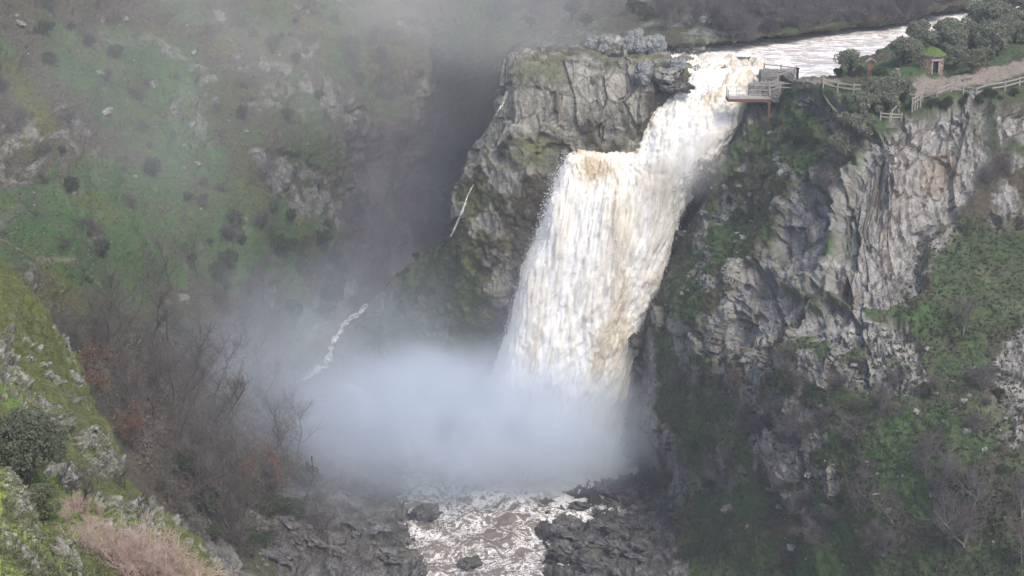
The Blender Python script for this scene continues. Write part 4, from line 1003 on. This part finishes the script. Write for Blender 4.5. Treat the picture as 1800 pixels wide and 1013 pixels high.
for i, (u, v, s, Yd) in enumerate([(178,790,1.15,150),(470,900,.95,166),(430,880,.8,162),(235,780,.8,150)]):
    x, y, _ = at(u, v, Yd); z = drop(x, y, ('hillside',)) or 20
    plant(RUST[i % 2], u, v, s=s, name='oak_tree', cat='tree', loc=Vector((x, y, z)), label=['rust leaved oak rising behind the mossy ridge', 'rust leaved oak near the pool shore', 'thin rusty oak left of the pool shore oak', 'sparse rusty oak right of the ridge oak'][i])
# far bank thicket
scatter(95, [[(1255,74),(1400,56),(1500,42),(1600,22),(1660,5),(1690,-25),(1500,-25),(1300,-20),(1240,20)]], SHRB, ('far_bank',), 13, .95, 1.5, name='bare_shrub', cat='shrub', label='grey leafless shrub in the thicket behind the river', group='grey thicket behind the upper river')
scatter(26, [[(1180,60),(1260,70),(1290,0),(1200,-20),(1150,20)]], GREY, ('far_bank',), 14, .7, 1.1, label='pale bare tree above the boulders by the river', group='pale bare trees left of the thicket', **B)
scatter(40, [[(920,60),(1150,45),(1200,0),(1200,-60),(700,-60),(800,40)]], GREY+DARK+BSHR, ('far_bank',), 15, .7, 1.3, name='bush', cat='bush', label='bush on the hazy slope behind the buttress top', group='bushes behind the buttress')
scatter(60, [[(1200,0),(1700,-20),(1900,-60),(1900,-110),(1200,-100)]], GREY+HOLM, ('far_bank',), 16, .8, 1.2, name='tree', cat='tree', label='tree on the slope above the grey thicket', group='trees above the thicket')
scatter(40, [[(1250,92),(1330,84),(1450,66),(1560,45),(1640,28),(1640,22),(1560,38),(1440,58),(1330,76),(1250,84)]], SHRB, ('far_bank',), 33, .6, 1.0, name='bare_shrub', cat='shrub', label='grey leafless shrub leaning over the far edge of the river', group='shrubs along the far river edge')
# evergreen bushes on the plateau
scatter(62, [[(1565,98),(1610,84),(1690,60),(1760,30),(1800,14),(1900,-10),(1900,70),(1850,84),(1770,96),(1725,108),(1690,112),(1668,100),(1612,108),(1600,118),(1575,118)]], HOLM, ('right_cliff',), 17, .65, 1.15, name='holm_oak', cat='bush', label='grey green holm oak bush on the plateau behind the hut', group='holm oak bushes behind the hut')
for i, (u, v, s, V_, lab) in enumerate([(1493,132,.95,HOLM,'dark evergreen bush against the bright river'),(1472,136,.45,DARK,'low dark bush beside the river bank'),(1545,146,.85,DARK,'upright dark bush right of the wooden sign shelter'),(1512,135,.5,DARK,'small bush left of the wooden sign shelter'),
     (1580,118,1.0,HOLM,'evergreen bush at the river end of the hut clearing'),(1600,112,.9,HOLM,'tall evergreen bush left of the hut'),(1678,122,.8,HOLM,'rounded bush just right of the hut'),(1710,130,.95,OLIV,'olive green bush behind the log bench'),(1730,116,.8,OLIV,'olive bush above the sandy path bend'),
     (1538,196,1.05,HOLM,'big rounded bush filling the gully below the sign shelter'),(1566,184,1.1,HOLM,'bushy evergreen between gully and path'),(1588,178,.8,HOLM,'evergreen bush at the top end of the long railing'),(1555,206,.9,HOLM,'evergreen bush behind the rock prow railing'),(1520,215,1.0,HOLM,'dark evergreen on the gully side left of the prow'),(1605,192,.55,OLIV,'small yellowish bush under the long railing'),
     (1490,262,1.15,SHRB,'grey shrub hanging in the steep gully'),(1472,300,1.1,SHRB,'grey shrub lower in the steep gully'),(1505,250,1.0,HOLM,'grey green bush high in the steep gully'),(1455,330,.9,SHRB,'lowest grey shrub of the steep gully'),(1480,280,.9,HOLM,'bush midway down the steep gully')]):
    plant(V_[i % len(V_)], u, v, RC, name='bush', cat='bush', s=s, label=lab)
scatter(30, [[(1340,210),(1430,230),(1440,300),(1400,320),(1300,420),(1230,430),(1300,300)]], DARK+BSHR, RC, 18, .35, .75, name='bush', cat='bush', label='small dark bush on the mossy crag right of the falls', group='small bushes on the crag')
scatter(14, [[(1620,185),(1800,160),(1800,175),(1640,200)]], DARK, RC, 19, .25, .5, name='bush', cat='bush', label='tuft of scrub on the cliff rim under the railing', group='scrub on the cliff rim')
# right slope
scatter(20, [[(1200,800),(1450,760),(1650,790),(1800,760),(1800,1010),(1500,1010),(1250,940)]], GREY+SHRB, RC, 20, .55, 1.1, label='leafless grey violet tree on the lower right slope', group='leafless trees on the lower right slope', **B)
scatter(26, [[(1180,690),(1300,640),(1650,690),(1800,600),(1800,760),(1450,760),(1200,800)]], SHRB+BSHR, RC, 21, .5, .9, name='bare_shrub', cat='shrub', label='leafless shrub below the grey cliffs', group='leafless shrubs below the cliffs')
scatter(35, [[(1150,700),(1800,620),(1800,1010),(1160,1000)]], DARK+BSHR, RC, 22, .35, .8, name='bush', cat='bush', label='low dark bush on the right slope', group='low bushes on the right slope')
for i, (u, v, s, V_) in enumerate([(1411,790,.95,GREY),(1692,590,.9,GREY),(1265,850,1.15,SHRB),(1655,880,1.1,GREY),(1700,960,1.4,GREY),(1420,900,1.0,SHRB),(1205,855,.8,GREY),(1740,330,.8,SHRB),(1770,300,.7,SHRB)]):
    plant(V_[i % 4], u, v, RC, s=s, label=['lone pale bare tree in the middle of the right slope', 'white stemmed tree on the green strip below the cliff', 'violet bare shrub above the bright grass patch', 'tallest pale bare tree on the right slope terrace', 'tall grey tree near the bottom right', 'round violet shrub in the centre of the lower slope', 'small whitish tree close to the pool side', 'grey shrub in the cleft right of the ochre rock', 'upper grey shrub in the cleft right of the ochre rock'][i], **B)
# hillside
scatter(70, [[(0,0),(850,0),(860,120),(640,180),(640,440),(430,480),(250,520),(60,420),(0,300)]], DARK+BSHR+BSHR, ('hillside',), 23, .4, 1.1, name='bush', cat='bush', label='low brownish bush on the left hillside', group='bushes on the left hillside')
scatter(30, [[(400,380),(600,400),(600,560),(480,600),(380,540)]], DARK+BSHR, ('hillside',), 24, .8, 1.5, name='bush', cat='bush', label='dark bush on the shady slope above the side stream', group='bushes above the side stream')
scatter(34, [[(560,0),(900,0),(870,130),(700,330),(600,230)]], GREY+BSHR, ('hillside',), 25, .6, 1.1, label='faint bare tree high on the wall of the dark side gorge', group='trees on the side gorge wall', **B)
plant(GREY[1], 478, 345, ('hillside',), s=1.15, label='whitish branching tree on the rocks of the left hillside', **B)
scatter(14, [[(700,440),(840,440),(850,560),(700,540)]], DARK+BSHR, ('rock_buttress',), 26, .35, .7, name='bush', cat='bush', label='small bush at the grassy foot of the buttress', group='bushes at the buttress foot')
# snags by the pool
def snag(u, v, z, h, seed, label, fork=3, lean=0):
    rg = np.random.RandomState(seed); S = []; p = np.array([0, 0, -.4]); d = np.array([math.sin(lean), 0, math.cos(lean)]); n = 6
    for i in range(n):
        d2 = d+rg.normal(0, .07, 3); d2 /= np.linalg.norm(d2); q = p+d2*(h*.72+.4)/n; S.append((*p, *q, .13*(1-.4*i/n), .13*(1-.4*(i+1)/n))); p = q
    T = []
    for f in range(fork):
        a = rg.rand()*6.28; e = np.array([math.cos(a)*.6, .3*math.sin(a), .9]); e /= np.linalg.norm(e); q = p+e*h*.2*rg.uniform(.8, 1.3); T.append((*p, *q, .075, .06)); q2 = q+np.array([0, 0, h*.07]); T.append((*q, *q2, .07, .09))
    V, F = tubes(S, 7); tm = mesh_np('trunk', V, F, M['bark']); V, F = tubes(T, 6); cm = mesh_np('stub_branches', V, F, M['bark'])
    q = ground(u, v, ('left_shore', 'hillside')); loc = Vector(atz(u, v, z))
    if q is not None and q[0].z > .05 and q[0].z < 9: loc = q[0]
    e = empty('dead_tree', loc, label=label, cat='dead tree'); link('trunk', tm, e); link('branch', cm, e)
snag(660, 888, .3, 2.4, 1, 'thin pollarded dead tree standing in the spray')
snag(707, 917, .1, 2.5, 2, 'knobby pollarded dead tree left of the lone pool boulder', 4)
snag(716, 930, 0, .9, 4, 'short broken stake sticking out of the rushing water', 1)
snag(522, 912, 3.0, 7.4, 3, 'tall leaning dead tree on the left shore', 2, .36)
snag(556, 915, 2.5, 2.8, 5, 'slim dead tree right of the tall leaning one', 2, .03)
snag(578, 960, 2.0, 3.0, 6, 'dark broken trunk among the left shore stones', 2, -.05)
# near ridge
NRB = variant_leafy(101, 'leaf_near', 3.1, 1.75, n=26000, size=.045, clumps=70, rr=.26)
plant(NRB, 42, 858, ('near_ridge',), s=1.22, name='bush', cat='bush', label='large round grey green bush on the near ridge at the left edge')
plant(variant_leafy(102, 'leaf_near', 2.4, 1.3, n=14000, size=.045, clumps=50, rr=.28), -28, 850, ('near_ridge',), s=1.0, name='bush', cat='bush', label='grey green bush cut by the left edge of the picture')
plant(variant_leafy(103, 'leaf_olive', 1.5, .9, n=9000, size=.035, clumps=40, rr=.3), 80, 915, ('near_ridge',), s=1.0, name='bush', cat='bush', label='fuzzy olive bush between knoll and ridge slope')
NB_ = [variant_bare(110+i, 'bark', 'twig_brown', h=2.6, spread=.55, nlimb=8, sub=(7, 5), r=.05, trunk=.2, multi=2, tipr=.005) for i in range(2)]
for i, (u, v, s) in enumerate([(130,892,.9),(165,880,.75),(215,860,.7),(100,850,.6),(255,905,.6)]):
    plant(NB_[i % 2], u, v, ('near_ridge',), s=s, name='bare_shrub', cat='shrub', label=['leafless dark shrub in the middle of the near slope', 'leafless shrub right of the middle one on the near slope', 'thin leafless shrub under the pale crag of the near ridge', 'twiggy shrub touching the large round bush', 'low twiggy shrub near the lower end of the ridge'][i])
for i, (u, v, s) in enumerate([(160,1128,.6),(192,1118,.65),(225,1116,.7),(250,1108,.75),(268,1104,.8),(286,1098,.78),(322,1100,.75),(355,1105,.6),(240,1150,.9),(275,1140,.9),(306,1138,.9),(345,1135,.85),(378,1120,.6)]):
    x, y, z = at(u, v, 58.5-.05*(i % 4)*10); g = drop(x, y, ('near_ridge',)); z = g if g else z
    plant(PINK[i % 3], u, v, s=s, name='bare_shrub', cat='shrub', loc=Vector((x, y, z)), label='sunlit pinkish leafless shrub at the bottom left edge', group='pinkish leafless shrubs')
scatter(10, [[(0,860),(60,900),(150,880),(200,900),(120,960),(20,900)]], PINK, ('near_ridge',), 31, .25, .45, name='bare_shrub', cat='shrub', label='tuft of dry pinkish twigs on the near slope', group='dry tufts on the near slope')
# undergrowth: tufts nobody could count
def undergrowth(name, n, polys, only, seed, mt, r0, r1, label, blade=.35, k=7):
    rg = np.random.RandomState(seed); bb = np.concatenate([np.array(p) for p in polys]); lo = bb.min(0); hi = bb.max(0)
    u = rg.uniform(lo[0], hi[0], n*2); v = rg.uniform(lo[1], hi[1], n*2); m_ = np.zeros(len(u), bool)
    for p in polys: m_ |= polysd(u, v, p) > 0
    u, v = u[m_][:n], v[m_][:n]; C = []
    for a, b in zip(u, v):
        g = ground(a, b, only)
        if g is not None and abs(g[2].z) > .25: C.append(g[0][:])
    C = np.array(C); C = np.repeat(C, k, 0); nn = len(C); d = rg.normal(0, 1, (nn, 3)); d[:, 2] = np.abs(d[:, 2])*1.1; d /= np.linalg.norm(d, axis=1, keepdims=True)
    r = rg.uniform(r0, r1, (nn, 1)); off = rg.normal(0, r0*.8, (nn, 3)); off[:, 2] = np.abs(off[:, 2])*.5-.05; base = C+off; tip = base+d*r; s_ = np.cross(d, rg.normal(0, 1, (nn, 3))); s_ /= np.linalg.norm(s_, axis=1, keepdims=True)
    V = np.stack([base-s_*r*blade, base+s_*r*blade, tip], 1).reshape(-1, 3)
    o = link(name, mesh_np(name, V, np.arange(3*nn).reshape(-1, 3), M[mt])); return tag(o, label, 'undergrowth', kind='stuff')
undergrowth('undergrowth', 1500, [[(1620,400),(1800,370),(1800,600),(1560,600)]], RC, 11, 'leaf_dark', .1, .3, 'dark green tufts on the grass strip right of the grey cliff')
undergrowth('undergrowth', 5500, [[(1150,560),(1300,600),(1800,560),(1800,1013),(1160,1013)],[(1200,420),(1420,190),(1500,200),(1420,330),(1250,560),(1150,640)]], RC, 1, 'leaf_dark', .12, .35, 'dark green undergrowth on the right slope')
undergrowth('dry_undergrowth', 3000, [[(1150,640),(1300,600),(1800,620),(1800,1013),(1160,1013)]], RC, 2, 'twig_brown', .12, .35, 'brownish dry undergrowth on the right slope', .2)
undergrowth('undergrowth', 6000, [[(0,0),(900,0),(860,140),(640,300),(620,560),(300,700),(0,480)]], ('hillside',), 3, 'leaf_olive', .1, .3, 'dark undergrowth on the left hillside')
undergrowth('dry_undergrowth', 6000, [[(0,0),(900,0),(860,140),(640,300),(620,560),(300,700),(0,480)]], ('hillside',), 4, 'twig_brown', .15, .4, 'brown undergrowth on the left hillside', .2)
undergrowth('dead_leaves', 5000, [[(130,600),(430,560),(560,760),(560,960),(350,960),(200,760)]], ('hillside', 'left_shore'), 5, 'twig_brown', .2, .5, 'brown undergrowth on the floor of the lower left wood', .25)
undergrowth('grass', 9000, [[(0,470),(100,600),(200,800),(300,960),(300,1013),(0,1013)]], ('near_ridge', 'near_knoll'), 6, 'leaf_olive', .05, .16, 'short olive grass and moss on the near ridge', .18, 9)
log('vegetation')
# ------------------------------------------------------------------ air, light, camera
def haze_box():
    x0, x1, y0, y1, z0, z1 = -260, 330, -8, 420, -12, 110
    V = [(x, y, z) for z in (z0, z1) for y in (y0, y1) for x in (x0, x1)]
    F = [(0,2,3,1),(4,5,7,6),(0,1,5,4),(2,6,7,3),(0,4,6,2),(1,3,7,5)]
    m = bpy.data.materials.new('haze_air'); m.use_nodes = True; nt = m.node_tree; nt.nodes.remove(nt.nodes['Principled BSDF'])
    v = nt.nodes.new('ShaderNodeVolumePrincipled'); v.inputs['Color'].default_value = (.86, .88, .93, 1); v.inputs['Density'].default_value = HAZE; v.inputs['Anisotropy'].default_value = .2
    nt.links.new(v.outputs[0], nt.nodes['Material Output'].inputs['Volume'])
    o = link('haze', mesh_np('haze', V, F, m, False)); tag(o, 'thin grey haze filling the gorge air', 'haze', kind='stuff')
HAZE = .0005
haze_box()
def mist(name, c, r, dens, col, scale, label, rot=0, lo=.35, hi=.75, aniso=.1, power=1.2, floor=0.0):
    """soft ball of spray: density falls from the centre and is broken up by noise"""
    bm = __import__('bmesh').new(); __import__('bmesh').ops.create_icosphere(bm, subdivisions=4, radius=1.0)
    me = bpy.data.meshes.new(name); bm.to_mesh(me); bm.free(); o = link(name, me); o.location = c; o.scale = r; o.rotation_euler = rot if hasattr(rot, '__len__') else (0, 0, rot)
    m = bpy.data.materials.new(name+'_vapour'); m.use_nodes = True; nt = m.node_tree; nt.nodes.remove(nt.nodes['Principled BSDF']); k = NB(nt)
    ln = k.n('ShaderNodeVectorMath', operation='LENGTH'); nt.links.new(k.objc(), ln.inputs[0])
    f = k.math('SUBTRACT', 1.0, ln.outputs['Value'], clamp=True); f = k.math('POWER', f, power)
    t = k.tex(scale, 4, .55, dist=.4)
    t = k.ramp(t, [(lo, floor), (hi, 1)])
    d = k.math('MULTIPLY', k.math('MULTIPLY', f, t), dens)
    v = k.n('ShaderNodeVolumePrincipled'); v.inputs['Color'].default_value = (*col, 1); v.inputs['Anisotropy'].default_value = aniso
    nt.links.new(d, v.inputs['Density']); nt.links.new(v.outputs[0], nt.nodes['Material Output'].inputs['Volume'])
    m.cycles.homogeneous_volume = False; me.materials.append(m)
    tag(o, label, 'mist', kind='stuff'); return o
W_ = (.85, .915, 1.0)
mist('plunge_mist', at(820, 742, 188), (29, 13, 11), .75, W_, .2, 'thick bluish white spray cloud at the foot of the falls', lo=.3, hi=.68, power=1.5, floor=.15)
mist('plunge_mist', at(1000, 775, 187), (12, 7, 7), .55, W_, .28, 'brightest spray boiling up in front of the falling water', lo=.34, hi=.66, power=1.6)
mist('plunge_mist', at(745, 715, 190), (13, 9, 8), .45, W_, .16, 'rolling spray cloud left of the falls foot', lo=.35, hi=.7)
mist('plunge_mist', atz(560, 760, 5), (13, 9, 8), .2, W_, .14, 'thin bluish spray reaching the left shore', lo=.3, hi=.7)
mist('drifting_mist', atz(560, 680, 15), (36, 26, 17), .075, W_, .11, 'pale mist drifting left over the bare trees', lo=.3, hi=.65)
mist('ledge_mist', at(1205, 275, 187), (6, 4, 6), .3, (1, 1, 1), .25, 'bright puff of spray where the upper cascade hits the ledge', lo=.25, hi=.65)
mist('chasm_mist', at(700, 400, 228), (20, 16, 24), .028, (.84, .86, 1.0), .06, 'violet grey vapour hanging in the dark side gorge', lo=.25, hi=.7)
mist('upper_mist', at(640, 40, 205), (50, 20, 18), .042, (1.0, .96, .9), .045, 'warm sunlit mist veil across the upper hillside', lo=.3, hi=.7)
mist('veil_mist', at(960, 0, 225), (34, 14, 12), .022, (1.0, .97, .92), .05, 'warm mist veil behind the buttress top', lo=.3, hi=.7)
mist('curtain_mist', at(930, 560, 187), (5, 3, 16), .10, (.95, .97, 1.0), .2, 'thin spray drifting off the left rim of the falls', lo=.25, hi=.65, rot=(0, R(12), 0))
mist('slope_mist', at(200, 240, 165), (26, 16, 12), .028, (1.0, .97, .93), .06, 'faint warm mist streak over the left hillside', lo=.3, hi=.75, rot=(0, R(25), 0))

w = bpy.data.worlds.new('World'); sc.world = w; w.use_nodes = True; nt = w.node_tree
sky = nt.nodes.new('ShaderNodeTexSky'); sky.sky_type = 'NISHITA'; sky.sun_disc = False
SUN_EL, SUN_AZ = 50, 150         # azimuth clockwise from +Y
sky.sun_elevation = R(SUN_EL); sky.sun_rotation = R(SUN_AZ); sky.dust_density = 3.5; sky.air_density = 1.0; sky.ozone_density = 1.0; sky.altitude = 500
bg = nt.nodes['Background']; nt.links.new(sky.outputs[0], bg.inputs[0]); bg.inputs[1].default_value = .14
sun = bpy.data.lights.new('sun', 'SUN'); sun.energy = 1.75; sun.angle = R(18); sun.color = (1, .93, .82)
so = bpy.data.objects.new('sun', sun); COL.objects.link(so)
dirv = Vector((math.sin(R(SUN_AZ))*math.cos(R(SUN_EL)), math.cos(R(SUN_AZ))*math.cos(R(SUN_EL)), math.sin(R(SUN_EL))))
so.rotation_euler = (-dirv).to_track_quat('-Z', 'Y').to_euler()

cam = bpy.data.cameras.new('camera'); cam.sensor_width = 36; cam.lens = 60; cam.clip_start = .5; cam.clip_end = 3000
co = bpy.data.objects.new('camera', cam); COL.objects.link(co); co.location = (0, 0, CAMZ); co.rotation_euler = (R(90)-PITCH, 0, 0)
sc.camera = co
vs = sc.view_settings; vs.view_transform = 'Standard'; vs.look = 'None'; vs.exposure = .95; vs.gamma = 1
sc.render.engine = 'CYCLES'; cy = sc.cycles
cy.use_denoising = True; cy.max_bounces = 8; cy.diffuse_bounces = 3; cy.glossy_bounces = 2; cy.transmission_bounces = 2; cy.transparent_max_bounces = 8; cy.volume_bounces = 4
cy.volume_step_rate = 3.0; cy.volume_max_steps = 256; cy.sample_clamp_indirect = 4; cy.use_adaptive_sampling = True; cy.adaptive_threshold = .02
log('done')
